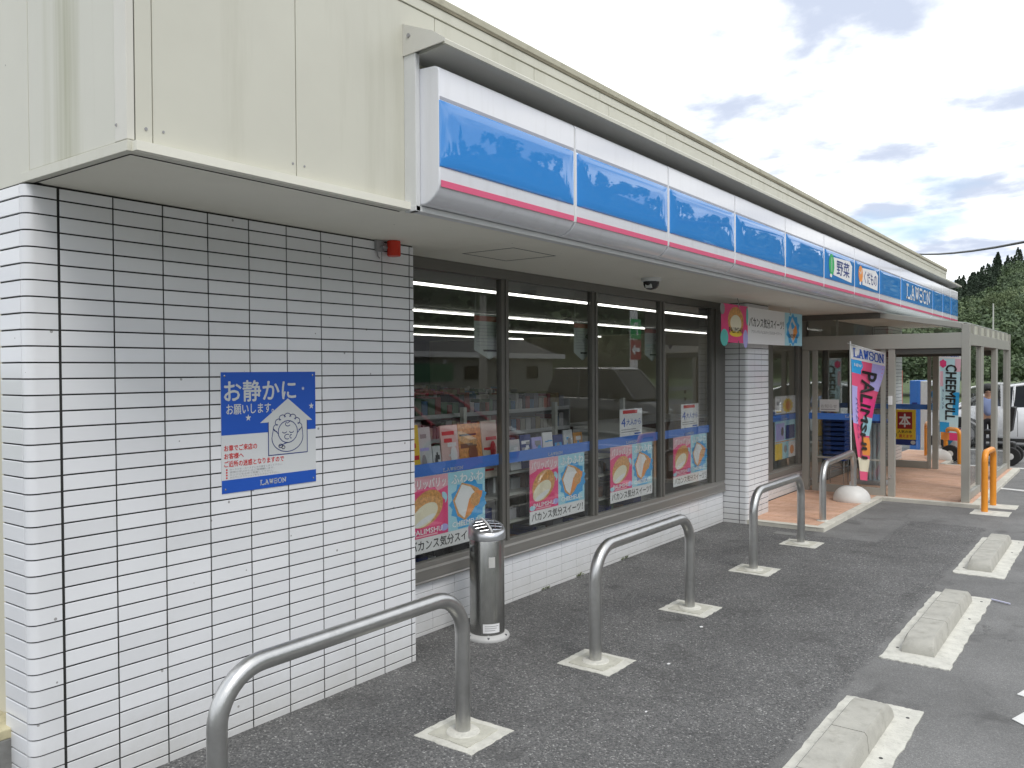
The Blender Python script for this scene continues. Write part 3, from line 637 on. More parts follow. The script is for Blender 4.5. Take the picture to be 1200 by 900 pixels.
# ================================================================== SIGN FASCIA
sign = thing('shop_sign', 'long glossy blue and white sign with pink stripe along the eaves reading LAWSON', 'sign', (0.80, 2.91, 2.58))
def sprof(x_in=0.0):
    p = [(0.80, 3.235), (0.925, 3.228), (0.948, 3.218), (0.955, 3.20), (0.955, 2.70), (0.953, 2.672), (0.943, 2.645), (0.922, 2.618), (0.893, 2.598), (0.86, 2.587), (0.80, 2.585)]
    return p
seams = [2.937, 4.122, 5.338, 6.556, 7.790, 9.014, 10.222, 11.430, 12.667, 14.992, 15.896, 16.706, 17.495]
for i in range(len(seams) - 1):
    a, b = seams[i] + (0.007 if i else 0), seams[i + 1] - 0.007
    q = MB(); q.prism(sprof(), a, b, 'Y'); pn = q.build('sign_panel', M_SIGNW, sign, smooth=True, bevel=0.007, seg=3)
    q = MB(); q.box(.9535, y0_ := a + .004, 3.067, .9562, b - .010, 3.082); q.build('shade_line', mat('grey painted shade', (.36, .37, .42), .3), pn, bevel=-1)  # recess shade above the blue field, painted on as a grey strip
    # blue field: shallow pillow standing 6 mm proud
    m_ = MB(); nu, nv = 28, 12; y0, y1, z0, z1 = a + (0.001 if i == 0 else 0.008), b - 0.014, 2.752, 3.066
    for iu in range(nu + 1):
        for iv in range(nv + 1):
            def sp(k, n): t = k / n; return 0.5 - 0.5 * math.cos(PI * t)
            u = sp(iu, nu); v = sp(iv, nv); yy = y0 + (y1 - y0) * u; zz_ = z0 + (z1 - z0) * v
            du = min(yy - y0, y1 - yy); dv = min(zz_ - z0, z1 - zz_)
            hgt = 0.004 + 0.007 * (1 - math.exp(-du / 0.035)) * (1 - math.exp(-dv / 0.010)) if min(du, dv) > 1e-6 else -0.002
            m_.v.append((0.955 + hgt, yy, zz_))
    for iu in range(nu):
        for iv in range(nv):
            k = iu * (nv + 1) + iv; m_.f.append((k, k + nv + 1, k + nv + 2, k + 1)); m_.m.append(0)
    m_.build('blue_field', M_SIGNB, pn, smooth=True)
    q = MB(); q.box(0.9545, a + 0.010, 2.661, 0.9568, b - 0.010, 2.692); q.build('pink_stripe', M_SIGNP, pn, bevel=-1)
    if i in (5, 6):
        S = Surf(facade(0.9665, a, 2.752))
        if i == 5:
            S.poly([(.30, .06), (1.02, .03), (1.05, .22), (.95, .27), (.30, .25)], W_, 0.0012)
            S.text('野菜', .42, .075, .93, .235, NAVY_, 0.002, off=0.03); S.ell(.23, .165, .10, .115, GN_, 0.002); S.line([(.23, .09), (.23, .24)], .014, W_, 0.0028); S.ell(.20, .045, .04, .02, W_, .0028)
        else:
            S.poly([(.30, .05), (1.04, .03), (1.07, .22), (.95, .27), (.30, .25)], W_, 0.0012)
            S.text('くだもの', .38, .075, 1.00, .225, NAVY_, 0.002, off=0.02); S.ell(.22, .17, .10, .10, OR_, 0.002); S.ell(.2, .06, .04, .02, W_, .0028); S.line([(.16, .2), (.22, .17), (.26, .22)], .014, W_, 0.0028)
        S.build('lettering', pn)
    if i == 8:
        S = Surf(facade(0.9665, 0, 0)); S.slab(12.97, 2.800, 14.74, 3.015, W_, 0.002, th=0.15); S.build('lettering', pn)
q = MB(); q.prism([(0.80, 2.60), (0.95, 2.66), (0.95, 3.2), (0.80, 3.22)], 2.95, 17.48, 'Y'); q.build('sign_core', M_TRIM, sign)

# ================================================================== POSTER ON THE TILES
quiet = thing('wall_notice', 'blue and white notice asking for quiet, screwed to the white tiled wall', 'notice', (0.001, 2.404, 1.20))
q = MB(); q.box(0.001, 2.404, 1.203, 0.0035, 2.988, 1.797); q.build('notice_board', mat('white enamel board', (0.66, 0.68, 0.69), 0.25), quiet, bevel=0)
S = Surf(facade(0.0035, 2.404, 1.203)); w_, h_ = .584, .594
S.rect(0, .285, w_, h_, BL_, .0003); S.rect(0, 0, w_, .065, BL_, .0003)
S.text('お静かに', .018, .448, .452, .552, LG_, .0008, off=0.035); S.text('お願いします。', .03, .385, .31, .435, LG_, .0008, off=0.03)
house = [(.275, .165), (.525, .165), (.525, .335), (.56, .335), (.40, .455), (.225, .335), (.275, .335)]
S.poly(house, LG_, .0008); S.line(house[:3] , .005, NAVY_, .0012); S.line([house[6], house[0]], .005, NAVY_, .0012)
def circ(cu, cv, ru, rv, a0=0, a1=360, n=20): return [(cu + ru * math.cos(R(a0 + (a1 - a0) * i / n)), cv + rv * math.sin(R(a0 + (a1 - a0) * i / n))) for i in range(n + 1)]
_ln = S.line
S.line = lambda pts, w, m, d, closed=False: _ln([(a + .006, .165 + (b - .10) * .80) for a, b in pts], w, m, d, closed)
S.line(circ(.392, .245, .062, .072), .0045, NAVY_, .0014)
for k in range(7):
    a = R(10 + k * 27); S.line(circ(.392 + .072 * math.cos(a), .262 + .082 * math.sin(a), .021, .022, math.degrees(a) - 100, math.degrees(a) + 100, 8), .004, NAVY_, .0014)
S.line(circ(.39, .21, .10, .095, 180, 360, 20), .0045, NAVY_, .0014)
S.line([(.29, .21), (.30, .27), (.33, .235)], .004, NAVY_, .0014); S.line([(.49, .21), (.485, .27), (.455, .235)], .004, NAVY_, .0014)
S.line(circ(.37, .245, .013, .008, 180, 360, 6), .004, NAVY_, .0014); S.line(circ(.415, .245, .013, .008, 180, 360, 6), .004, NAVY_, .0014)
S.line(circ(.388, .212, .018, .016, 60, 300, 8), .004, NAVY_, .0014); S.line(circ(.412, .212, .008, .012, 60, 300, 6), .004, NAVY_, .0014); S.line(circ(.392, .295, .016, .014, 120, 330, 6), .004, NAVY_, .0014); S.line([(.388, .30), (.41, .315)], .004, NAVY_, .0014)
S.line([(.335, .155), (.39, .175)], .005, NAVY_, .0014); S.line(circ(.345, .155, .012, .012), .004, NAVY_, .0014); S.line(circ(.362, .145, .010, .010), .004, NAVY_, .0014)
S.line = _ln
def star(cu, cv, r):
    pts = []
    for i in range(10):
        a = PI / 2 + i * PI / 5; k = r if i % 2 == 0 else r * .42; pts.append((cu + k * math.cos(a), cv + k * math.sin(a)))
    for i in range(0, 10, 2): S.poly([(cu, cv), pts[i - 1], pts[i], pts[i + 1]], LG_, .0009)
star(.155, .365, .018); star(.555, .41, .018); star(.50, .505, .011)
S.text('お車でご来店の', .015, .206, .205, .236, RD_, .0008, off=0.04); S.text('お客様へ', .015, .168, .125, .196, RD_, .0008, off=0.04); S.text('ご近所の迷惑となりますので', .015, .128, .37, .158, RD_, .0008, off=0.04)
for k, tx in enumerate(('カーラジオ・カーステレオの音をしぼって下さい。', '夜間の空ぶかしはご遠慮願います。', 'エンジンを止めて駐車して下さい。', 'みだりにクラクションをならさないで下さい。')):
    v = .110 - k * .0132; S.text(tx, .045, v, (.36, .31, .30, .34)[k], v + .0100, GY_, .0008, off=0.0); S.ell(.028, v + .005, .005, .005, RD_, .0008, 10)
S.slab(.222, .018, .385, .045, LG_, .0008, th=0.16)
S.build('print', quiet)
q = MB()
for a, b in ((.02, .575), (.565, .575), (.02, .02), (.565, .02)): q.lathe([(0.005, 0), (0.005, .0015), (.003, .002)], (0.0038, 2.404 + a, 1.203 + b), 10, 0, 'X')
q.build('screw', M_STEELL, quiet)

# emergency lamp
lamp = thing('warning_lamp', 'small red cylindrical lamp under the soffit at the top of the tiled wall', 'lamp', (0.05, 3.53, 2.47))
q = MB(); q.lathe([(0.001, 0), (0.036, 0), (0.040, .004), (0.040, .086), (.036, .09), (.001, .09)], (0.055, 3.545, 2.475), 24); q.build('lens', mat('red lamp lens', (0.62, 0.035, 0.015), 0.25), lamp, smooth=True)
q = MB(); q.box(0.001, 3.44, 2.50, 0.02, 3.50, 2.563); q.box(0.02, 3.47, 2.515, 0.04, 3.53, 2.53); q.tube([(0.012, 3.45, 2.50), (0.012, 3.455, 2.47), (0.012, 3.47, 2.46)], .004, 6); q.build('bracket', GY_, lamp)

# security camera dome
dome = thing('security_camera', 'small silver dome camera fixed to the soffit above the windows', 'camera', (0.318, 6.32, 2.565))
q = MB(); q.lathe([(0.085, 0), (0.085, -.02), (.075, -.03)], (0.318, 6.32, 2.565), 28); q.build('base', M_TRIM, dome, smooth=True)
q = MB(); q.lathe([(0.068, -.03), (.066, -.05), (.055, -.078), (.035, -.092), (.005, -.098)], (0.318, 6.32, 2.565), 28); q.build('dome', mat('smoked dome', (0.03, 0.03, 0.03), 0.05), dome, smooth=True)
q = MB(); q.box(.29, 6.26, 2.48, .35, 6.30, 2.53); q.build('lens_housing', M_TRIM, dome, bevel=.008)

# ================================================================== SWEETS POSTERS
def sweets(S, u0, v0, u1, v1, d0, half=None, jp=True):
    W, H = u1 - u0, v1 - v0; st = .0005
    def P(x, y): return (u0 + W * x, v0 + H * y)
    def E(cx, cy, rx, ry, m, l, **k): S.ell(u0 + W * cx, v0 + H * cy, W * rx, H * ry, m, d0 + st * l, **k)
    S.rect(u0, v0, u0 + W * .5, v1, PK_, d0); S.rect(u0 + W * .5, v0, u1, v1, CYL_, d0)
    S.poly([P(0, .72), P(.12, .78), P(.3, .70), P(.5, .80), P(.5, 1), P(0, 1)], PKL_, d0 + st)
    E(.44, .60, .05, .10, CYL_, 1); E(.05, .06, .05, .05, CYL_, 1); E(.45, .10, .05, .06, LIL_, 1)
    E(.23, .47, .23, .36, PK_, 2, wob=.05, n=28)
    E(.24, .48, .20, .28, TAN_, 3, n=26, rot=0.3); E(.22, .40, .175, .22, TAN_, 4, rot=0.3); E(.21, .37, .165, .17, CREAMP, 5, rot=0.35); E(.21, .28, .13, .05, W_, 6, rot=.3)
    E(.77, .45, .24, .37, CY_, 2, wob=.08, n=26)
    S.poly([P(.56, .52), P(.62, .24), P(.72, .14), P(.80, .22), P(.96, .55), P(.9, .66), P(.80, .74), P(.68, .80)], TAN_, d0 + st * 3)
    S.poly([P(.585, .50), P(.64, .28), P(.71, .18), P(.76, .30), P(.86, .58), P(.80, .70), P(.68, .77)], W_, d0 + st * 4)
    S.poly([P(.72, .20), P(.80, .26), P(.95, .50), P(.96, .60), P(.88, .62), P(.78, .50)], OR_, d0 + st * 5)
    E(.86, .47, .07, .12, TAN_, 6, rot=-.3)
    S.text('PALIMSHU', *P(.06, .06), *P(.42, .145), W_, d0 + st * 8, off=.03); S.rect(*P(.1, .02), *P(.36, .045), PKL_, d0 + st * 8)
    S.text('CHEEMFULL', *P(.55, .06), *P(.95, .145), W_, d0 + st * 8, off=.03); S.rect(*P(.62, .02), *P(.88, .04), CY_, d0 + st * 8)
    S.text('パリッパリッ', *P(.03, .80), *P(.47, .96), W_, d0 + st * 8, off=.03); S.text('ふわふわ', *P(.54, .80), *P(.97, .96), W_, d0 + st * 8, off=.04)
post_lab = ['window poster of pink and blue cream puffs in the nearest pane, behind the ashtray stand',
            'window poster of pink and blue cream puffs in the second pane from the left',
            'window poster of pink and blue cream puffs in the third pane, under a white notice',
            'window poster of pink and blue cream puffs in the last pane beside the tiled pillar']
XP = XG - 0.0075
for i, (a, b) in enumerate(((3.985, 4.815), (5.385, 6.213), (6.665, 7.50), (7.98, 8.832))):
    a, z0 = gp(a, .565, XP); b, z1 = gp(b, 1.083, XP)
    p = thing('window_poster', post_lab[i], 'poster', (XP, a, z0), group='cream puff posters on the shop windows')
    S = Surf(facade(XP, 0, 0)); S.rect(a, z0, b, z1, W_, 0); S.build('paper', p)
    S = Surf(facade(XP, 0, 0)); zs = z0 + (z1 - z0) * .20; sweets(S, a, zs, b, z1 - .002, .0005); S.text('バカンス気分スイーツ！', a + .03, z0 + .018, b - .03, zs - .016, K_, .0006, off=.03); S.build('print', p)
# small white notices above the band
for i, (a, b) in enumerate(((6.845, 7.29), (8.17, 8.615))):
    a, z0 = gp(a, 1.165, XP); b, z1 = gp(b, 1.425, XP)
    p = thing('window_notice', ['white price notice above the blue band in the third window pane', 'white price notice above the blue band in the fourth window pane'][i], 'notice', (XP, a, z0), group='white price notices on the glass')
    S = Surf(facade(XP, 0, 0)); S.rect(a, z0, b, z1, W_, 0); S.rect(a + .06, z1 - .045, b - .1, z1 - .012, RD_, .0006)
    S.text('4', a + .03, z0 + .095, a + .11, z0 + .18, BL_, .0006, off=.03); S.text('大人から', a + .13, z0 + .105, b - .03, z0 + .165, BL_, .0006)
    for k in range(2): S.rect(a + .03, z0 + .04 + k * .022, b - .05 - .08 * k, z0 + .048 + k * .022, GY_, .0006)
    S.rect(b - .16, z0 + .012, b - .03, z0 + .026, BL_, .0006); S.build('print', p)
# pennant notices hanging high inside the glass
M_PEN = mat('faded tag card', (0.40, 0.44, 0.42), 0.6)
for i, (a, b) in enumerate(((4.70, 5.06), (6.05, 6.33), (7.35, 7.66))):
    a, z0 = gp(a, 1.88, XG - .06); b, z1 = gp(b, 2.215, XG - .06)
    p = thing('hanging_tag', ['faded pointed paper tag hanging in the first window pane', 'faded pointed paper tag hanging in the second window pane', 'faded pointed paper tag hanging in the third window pane'][i], 'paper tag', (XG - .06, a, z0), group='pointed tags hung inside the windows')
    S = Surf(facade(XG - .06, 0, 0)); m = (a + b) / 2; S.poly([(a, z0 + .07), (m, z0), (b, z0 + .07), (b, z1), (a, z1)], M_PEN, 0)
    S.rect(a, z1 - .055, b, z1 - .015, mat('faded red print', (0.33, 0.10, 0.08), 0.6), .0006)
    S.text('4', b - .10, z0 + .19, b - .05, z0 + .24, K_, .0006)
    for k in range(7): S.rect(a + .03, z0 + .105 + k * .025, b - (.12 if k in (4,) else .04), z0 + .110 + k * .025, GY_, .0006)
    S.rect(a + .11, z0 + .06, b - .07, z0 + .075, K_, .0006); S.build('card', p)
    q = MB()
    for yy in (a + .02, b - .02): q.tube([(XG - .06, yy, z1), (XG - .06, yy, 2.62)], .0012, 4)
    q.build('string', LG_, p)
# posters in the small window
for i, (a, z0, b, z1) in enumerate(((11.09, 1.18, 11.945, 1.425), (11.08, .56, 11.93, 1.085))):
    a, z0 = gp(a, z0, XP); b, z1 = gp(b, z1, XP)
    p = thing('window_poster', ['white sheet with an orange picture in the narrow window by the entrance', 'pale blue and yellow leaflet sheet below the band in the narrow window by the entrance'][i], 'poster', (XP, a, z0))
    S = Surf(facade(XP, 0, 0)); W = b - a; H = z1 - z0; S.rect(a, z0, b, z1, (W_, CYL_)[i], 0)
    if i == 0:
        S.ell(a + W * .6, z0 + H * .45, W * .25, H * .40, YL_, .0006, wob=.12); S.ell(a + W * .62, z0 + H * .45, W * .13, H * .27, OR_, .0012, wob=.2); S.rect(a + W * .08, z0 + H * .5, a + W * .26, z0 + H * .7, GY_, .0006)
        S.rect(a + W * .05, z0 + H * .08, a + W * .3, z0 + H * .2, YL_, .0006)
    else:
        S.rect(a + .03, z0 + H * .5, a + W * .45, z1 - .03, LIL_, .0006); S.rect(a + W * .5, z0 + H * .5, b - .03, z1 - .07, NAVY_, .0006); S.rect(a, z0, a + W * .35, z0 + H * .42, YL_, .0006)
        S.rect(a + W * .36, z0, a + W * .64, z0 + H * .42, CYL_, .0006); S.rect(a + W * .65, z0, b, z0 + H * .42, W_, .0006); S.ell(a + W * .82, z0 + H * .2, W * .1, H * .12, OR_, .0012); S.ell(a + W * .5, z0 + H * .25, W * .08, H * .1, GY_, .0012)
        S.ell(a + W * .35, z0 + H * .72, W * .06, H * .12, K_, .0012); S.line([(a, z0 + H * .46), (b, z0 + H * .46)], .012, OR_, .0012)
    S.build('print', p)

# long banner under the soffit in front of the pillar
BX = 0.13; YA, YB = 8.26, 10.94
ban = thing('hanging_banner', 'long white banner of pastries hanging from the soffit in front of the tiled pillar', 'banner', (BX, YA, 2.08))
def bfn(u, v, d): return Vector((BX + d + 0.012 * math.sin(u * 2.1), YA + u, 2.082 + v + .012 * u / 2.7 - 0.006 * math.sin(u / 2.68 * PI)))
S = Surf(bfn); S.rect(0, 0, 2.68, .408, W_, 0, 24, 1); S.build('cloth', ban)
S = Surf(bfn)
S.rect(0, 0, .72, .408, PK_, .0008, 6, 1); S.ell(.08, .05, .10, .09, flat('teal', (.1, .5, .45)), .0014); S.ell(.65, .05, .07, .1, LIL_, .0014); S.ell(.03, .35, .06, .06, GY_, .0014); S.ell(.70, .3, .03, .1, flat('teal', (0, 0, 0)), .0014)
S.ell(.38, .235, .21, .15, TAN_, .0016, n=28); S.ell(.38, .21, .15, .09, CREAMP, .0022); S.ell(.38, .1, .17, .035, YL_, .0020); S.text('PALIMSHU', .20, .105, .57, .165, K_, .0028, off=.03)
S.rect(2.02, 0, 2.68, .408, CYL_, .0008, 6, 1); S.ell(2.33, .2, .24, .19, CY_, .0014, wob=.10, n=20)
S.poly([(2.15, .2), (2.28, .07), (2.33, .03), (2.5, .17), (2.42, .28), (2.3, .36)], LG_, .002); S.poly([(2.33, .06), (2.5, .17), (2.44, .27), (2.34, .2)], OR_, .0026); S.text('CHEEMFULL', 2.15, .10, 2.52, .145, K_, .0032, off=.03)
S.text('バカンス気分スイーツ！', .76, .19, 1.98, .30, K_, .0012, off=.035); S.text('アウトレイチレチョコ＆ホイップ＆カスタードクリーム', .83, .12, 1.90, .16, GY_, .0012, off=.01)
S.build('print', ban)
q = MB()
for u in (.45, 2.22):
    q.tube([bfn(u, .40, .003), bfn(u, .44, .003), (BX, YA + u, 2.566)], .004, 6); q.lathe([(.012, 0), (.012, .004)], bfn(u, .395, .001), 10, 0, 'X'); q.lathe([(.012, 0), (.012, .004)], bfn(u, .012, .001), 10, 0, 'X')
q.build('hook', M_STEELL, ban)

# ================================================================== CAR PARK FURNITURE
def arch_path(p0, p1, zt, r, n=10):
    a = Vector((p0[0], p0[1], 0)); b = Vector((p1[0], p1[1], 0)); d = (b - a).normalized(); path = [(a.x, a.y, p0[2] if len(p0) > 2 else 0)]
    for i in range(n + 1):
        t = PI / 2 * i / n; path.append(tuple(a + d * (r - r * math.cos(t)) + Vector((0, 0, zt - r + r * math.sin(t)))))
    for i in range(n + 1):
        t = PI / 2 * (1 - i / n); path.append(tuple(b - d * (r - r * math.cos(t)) + Vector((0, 0, zt - r + r * math.sin(t)))))
    path.append((b.x, b.y, p1[2] if len(p1) > 2 else 0)); return path
def ragged(x0, y0, x1, y1, k=5, j=0.006):
    pts = []
    for (a, b), (c, d_) in (((x0, y0), (x1, y0)), ((x1, y0), (x1, y1)), ((x1, y1), (x0, y1)), ((x0, y1), (x0, y0))):
        for i in range(k): t = i / k; pts.append((a + (c - a) * t + rnd.uniform(-j, j), b + (d_ - b) * t + rnd.uniform(-j, j)))
    return pts
def barrier(y0, y1, x0, x1, base, label):
    t = thing('hoop_barrier', label, 'barrier', (x0, y0, 0), group='steel hoop barriers along the shop front')
    q_ = MB(); q_.tube(arch_path((x0, y0, base - 0.03), (x1, y1, base - 0.03), 0.70, 0.20), 0.0375, 24); q_.build('hoop', M_STEEL, t, smooth=True, bevel=-1)
    for k, (x, y) in enumerate(((x0, y0), (x1, y1))):
        if base > 0: 
            q_ = MB(); q_.lathe([(0.07, base - 0.005), (0.068, base + .004), (0.042, base + 0.008)], (x, y, 0), 24); q_.build('mortar_collar', M_MORTAR, t); continue
        a = MB(); a.prism(ragged(x - 0.175, y - 0.165, x + 0.19, y + 0.165, 12, .0045), -0.02, 0.004, 'Z'); mp_ = a.build('mortar_pad', M_MORTAR, t, bevel=0.002)
        a = MB(); a.prism(ragged(x - 0.125, y - 0.12, x + 0.13, y + 0.12, 4, .004), 0.0035, 0.009, 'Z'); a.build('mortar_patch', mat('grey mortar patch', (0.50, 0.49, 0.42), 0.9, var=0.15, vscale=14, bump=0.4, dirt=.5, dirtcol=(.25, .25, .2), dscale=12), mp_, bevel=0.002)
        a = MB(); a.lathe([(0.085, 0.0085), (0.080, 0.014), (0.055, 0.017), (0.040, 0.018)], (x, y, 0), 24); a.build('mortar_collar', M_MORTAR, mp_)
    return t
barrier(1.765, 3.147, 0.90, 0.90, 0, 'steel hoop barrier nearest the camera, in front of the tiled wall')
barrier(4.397, 5.80, 0.915, 0.90, 0, 'second steel hoop barrier, just right of the ashtray stand')
barrier(7.244, 8.625, 0.853, 0.84, 0, 'third steel hoop barrier, in front of the tiled pillar')
barrier(9.80, 11.49, 0.718, 0.63, 0.05, 'steel hoop barrier standing on the salmon paving, beside the white flag base')

def orange(p0, p1, base, label, pads=True, zt=0.70):
    t = thing('orange_hoop', label, 'bollard', (p0[0], p0[1], 0), group='orange hoops by the porch')
    q_ = MB(); q_.tube(arch_path((p0[0], p0[1], base - .03), (p1[0], p1[1], base - .03), zt, 0.12), 0.038, 20); q_.build('hoop', M_ORANGE, t, smooth=True, bevel=-1)
    if pads:
        for x, y in (p0, p1):
            a = MB(); a.prism(ragged(x - 0.13, y - 0.26, x + 0.28, y + 0.13, 4), -0.02, 0.005, 'Z'); a.build('mortar_pad', M_MORTAR, t, bevel=0.002)
orange((2.10, 11.83), (2.12, 12.46), 0, 'orange hoop standing in front of the porch corner post', zt=0.74)
orange((0.72, 17.75), (1.0, 17.45), 0, 'orange hoop beyond the porch, by the wheel of the mobility scooter', pads=False, zt=0.64)
orange((0.28, 18.3), (0.40, 17.9), 0.05, 'orange hoop seen through the glass of the far porch screen', pads=False, zt=0.70)

# ashtray stand
ash = thing('ashtray_stand', 'grey steel cylindrical ashtray stand with slotted top beside the window', 'ashtray', (0.065, 4.40, 0))
C0 = (0.065, 4.40, 0)
q = MB(); q.lathe([(0.001, 0), (0.150, 0), (0.152, 0.010), (0.147, 0.022), (0.128, 0.034), (0.121, 0.036)], C0, 48); q.build('base', mat('cast grey base', (0.50, 0.50, 0.49), 0.5, var=.1, dirt=.4, dirtcol=(.2, .2, .18)), ash, smooth=True)
q = MB()
for k in range(6):
    a = k * PI / 3 + .2; q.lathe([(0.009, 0.022), (0.008, 0.032), (.001, .034)], (0.065 + .138 * math.cos(a), 4.40 + .138 * math.sin(a), 0), 8)
q.build('bolt', M_STEELL, ash)
RB = .1175
q = MB(); q.lathe([(RB, 0.034), (RB, 0.66), (RB - .002, 0.665)], C0, 64); q.build('body', M_STEELD, ash, smooth=True)
fa = math.atan2(0 - 4.4, 3.55 - .065) + .35
ca, sa = math.cos(fa), math.sin(fa)
TILT = .27
def T(a, b): return (C0[0] + ca * a - sa * b, C0[1] + sa * a + ca * b)
def topz(a, b): r = math.hypot(a, b); return .757 - TILT * a - 1.1 * r * r
q = MB(); n_ = 64; rings = [(RB - .001, None, .664), (RB + .007, None, .668), (RB + .009, None, .685), (RB + .007, 0, 0), (RB, 1, .006), (RB - .012, 1, .008), (.08, 1, .002), (.04, 1, 0), (.002, 1, 0)]
for r_, md, z_ in rings:
    for j in range(n_):
        an = 2 * PI * j / n_; a, b = r_ * math.cos(an), r_ * math.sin(an)
        zz_ = z_ if md is None else (topz(a, b) - .008 if md == 0 else topz(a, b) + z_); q.v.append((*T(a, b), max(zz_, .69) if md == 0 else zz_))
for k in range(len(rings) - 1):
    for j in range(n_): a = k * n_ + j; b = k * n_ + (j + 1) % n_; q.f.append((a, b, b + n_, a + n_)); q.m.append(0)
q.f.append(tuple((len(rings) - 1) * n_ + j for j in range(n_))); q.m.append(0)
q.build('cap', mat('satin steel cap', (0.60, 0.61, 0.63), 0.32, metal=.9), ash, smooth=True)
def cyl_patch(mbx, a0, a1, z0, z1, r, n=8):
    for i in range(n):
        p, s_ = a0 + (a1 - a0) * i / n, a0 + (a1 - a0) * (i + 1) / n
        mbx.face([(C0[0] + r * math.cos(p), C0[1] + r * math.sin(p), z0), (C0[0] + r * math.cos(s_), C0[1] + r * math.sin(s_), z0), (C0[0] + r * math.cos(s_), C0[1] + r * math.sin(s_), z1), (C0[0] + r * math.cos(p), C0[1] + r * math.sin(p), z1)])
fc = math.atan2(0 - 4.4, 3.55 - .065)
q = MB(); cyl_patch(q, fc + .10, fc + .47, .49, .56, RB + .0008); q.build('sticker', mat('grey sticker', (.5, .5, .48), .6), ash, bevel=-1)
q = MB(); cyl_patch(q, fc - .25, fc + .75, .055, .115, RB + .0008, 12); st = q.build('sticker', W_, ash, bevel=-1)
q = MB()
for k in range(3): cyl_patch(q, fc - .15, fc + .66 - .1 * k, .098 - .014 * k, .102 - .014 * k, RB + .0013, 10)
q.build('print', GY_, st, bevel=-1)
q = MB(); cyl_patch(q, fc - 1.25, fc - .80, .59, .63, RB + .0015); q.build('lock_plate', M_STEELL, ash, bevel=-1)
q = MB(); cyl_patch(q, fc - .42, fc - .405, .04, .66, RB + .0006, 2); cyl_patch(q, fc + 1.2, fc + 1.215, .04, .66, RB + .0006, 2); q.build('door_seam', M_BLACK, ash, bevel=-1)
q = MB(); q2 = MB()
for sd_ in (-1, 1):
    for k in range(4):
        a0 = -.080 + k * .040; b0 = sd_ * .014; bm_ = math.sqrt(max(.0001, .098 ** 2 - (abs(a0 + .015) + .008) ** 2)); b1 = sd_ * bm_
        c_ = [(a0, b0), (a0 + .028, b0), (a0 + .028, b1), (a0, b1)]
        if sd_ < 0: c_ = c_[::-1]
        q.face([(*T(a, b), topz(a, b) + .0062) for a, b in c_])
        q2.tube([(*T(a0 + .034, b0), topz(a0 + .034, b0) + .006), (*T(a0 + .034, b1), topz(a0 + .034, b1) + .006)], .004, 6)
        q2.tube([(*T(a0, sd_ * bm_ * .55), topz(a0, sd_ * bm_ * .55) + .008), (*T(a0 + .03, sd_ * bm_ * .55), topz(a0 + .03, sd_ * bm_ * .55) + .008)], .002, 5)
q.build('slot', M_BLACK, ash, bevel=-1); q2.build('slot_bar', M_STEELL, ash)
q = MB(); q.tube([(*T(a, 0), topz(a, 0) + .009) for a in (-.10, -.05, 0, .05, .10)], .008, 8); q.build('cross_bar', M_TRIM, ash)

# wheel stops
def wheel_stop(y0, label):
    t = thing('wheel_stop', label, 'wheel stop', (2.5, y0, 0), group='concrete wheel stops along the parking bays')
    a = MB(); a.prism(ragged(2.305, y0, 2.70, y0 + 1.885, 26, 0.006), -0.02, 0.008, 'Z'); a.build('mortar_pad', M_MORTAR, t, bevel=0.003)
    L_ = 1.54; ya = y0 + 0.18; segs = [(0.0, 0.506), (0.514, 1.025), (1.033, 1.54)]
    for k, (s0, s1) in enumerate(segs):
        m_ = MB(); st_ = []
        n = 14
        for i in range(n + 1):
            t_ = s0 + (s1 - s0) * i / n
            if k == 0 : t_ = s0 + (s1 - s0) * (i / n) ** 1.8
            if k == 2: t_ = s1 - (s1 - s0) * (1 - i / n) ** 1.8
            e_ = min(t_, L_ - t_); hh = 0.105 * max(0.0, 1 - (1 - min(e_, .15) / .15) ** 2.6) ** (1 / 2.2) if e_ < .15 else .105
            st_.append((t_, max(hh, .012)))
        for t_, hh in st_:
            f = hh / .105; wb, wt = .096, .096 - .010 * f
            m_.v += [(2.492 - wb, ya + t_, 0), (2.492 - wt, ya + t_, hh * .86), (2.492 - wt + .012, ya + t_, hh), (2.492 + wt - .012, ya + t_, hh), (2.492 + wt, ya + t_, hh * .86), (2.492 + wb, ya + t_, 0)]
        for i in range(n):
            for j in range(5): b0 = i * 6 + j; m_.f.append((b0, b0 + 6, b0 + 7, b0 + 1)); m_.m.append(0)
        m_.f += [(0, 1, 2, 3, 4, 5), tuple(n * 6 + j for j in (5, 4, 3, 2, 1, 0))]; m_.m += [0, 0]
        m_.build('block', M_CONC, t, smooth=True)
        if k < 2: g = MB(); g.prism([(2.492 - .094, 0), (2.492 + .094, 0), (2.492 + .084, .087), (2.492 + .070, .100), (2.492 - .070, .100), (2.492 - .084, .087)], ya + s1 - .002, ya + s1 + .010, 'Y'); g.build('joint', mat('dark joint', (.22, .215, .19), .9), t)
    q_ = MB()
    for x_, y_ in ((2.36, .25), (2.37, 1.35), (2.645, 1.75), (2.64, 1.2)): q_.lathe([(.010, .006), (.009, .0095), (.001, .0095)], (x_, y0 + y_, 0), 10)
    q_.build('nail_head', M_BLACK, t)
wheel_stop(2.855, 'concrete wheel stop on its pale pad at the bottom edge, nearest the camera')
wheel_stop(5.487, 'middle concrete wheel stop on its pale mortar pad')
wheel_stop(8.14, 'farthest concrete wheel stop, at the right before the orange hoop')
lit = MB(); lit.tube([(2.70, 7.345, .012), (2.83, 7.28, .012)], .006, 6); tag(lit.build('plastic_straw', mat('pale lilac plastic', (.6, .6, .75), .4)), 'pale lilac stick lying at the far corner of the middle wheel stop pad', 'litter')
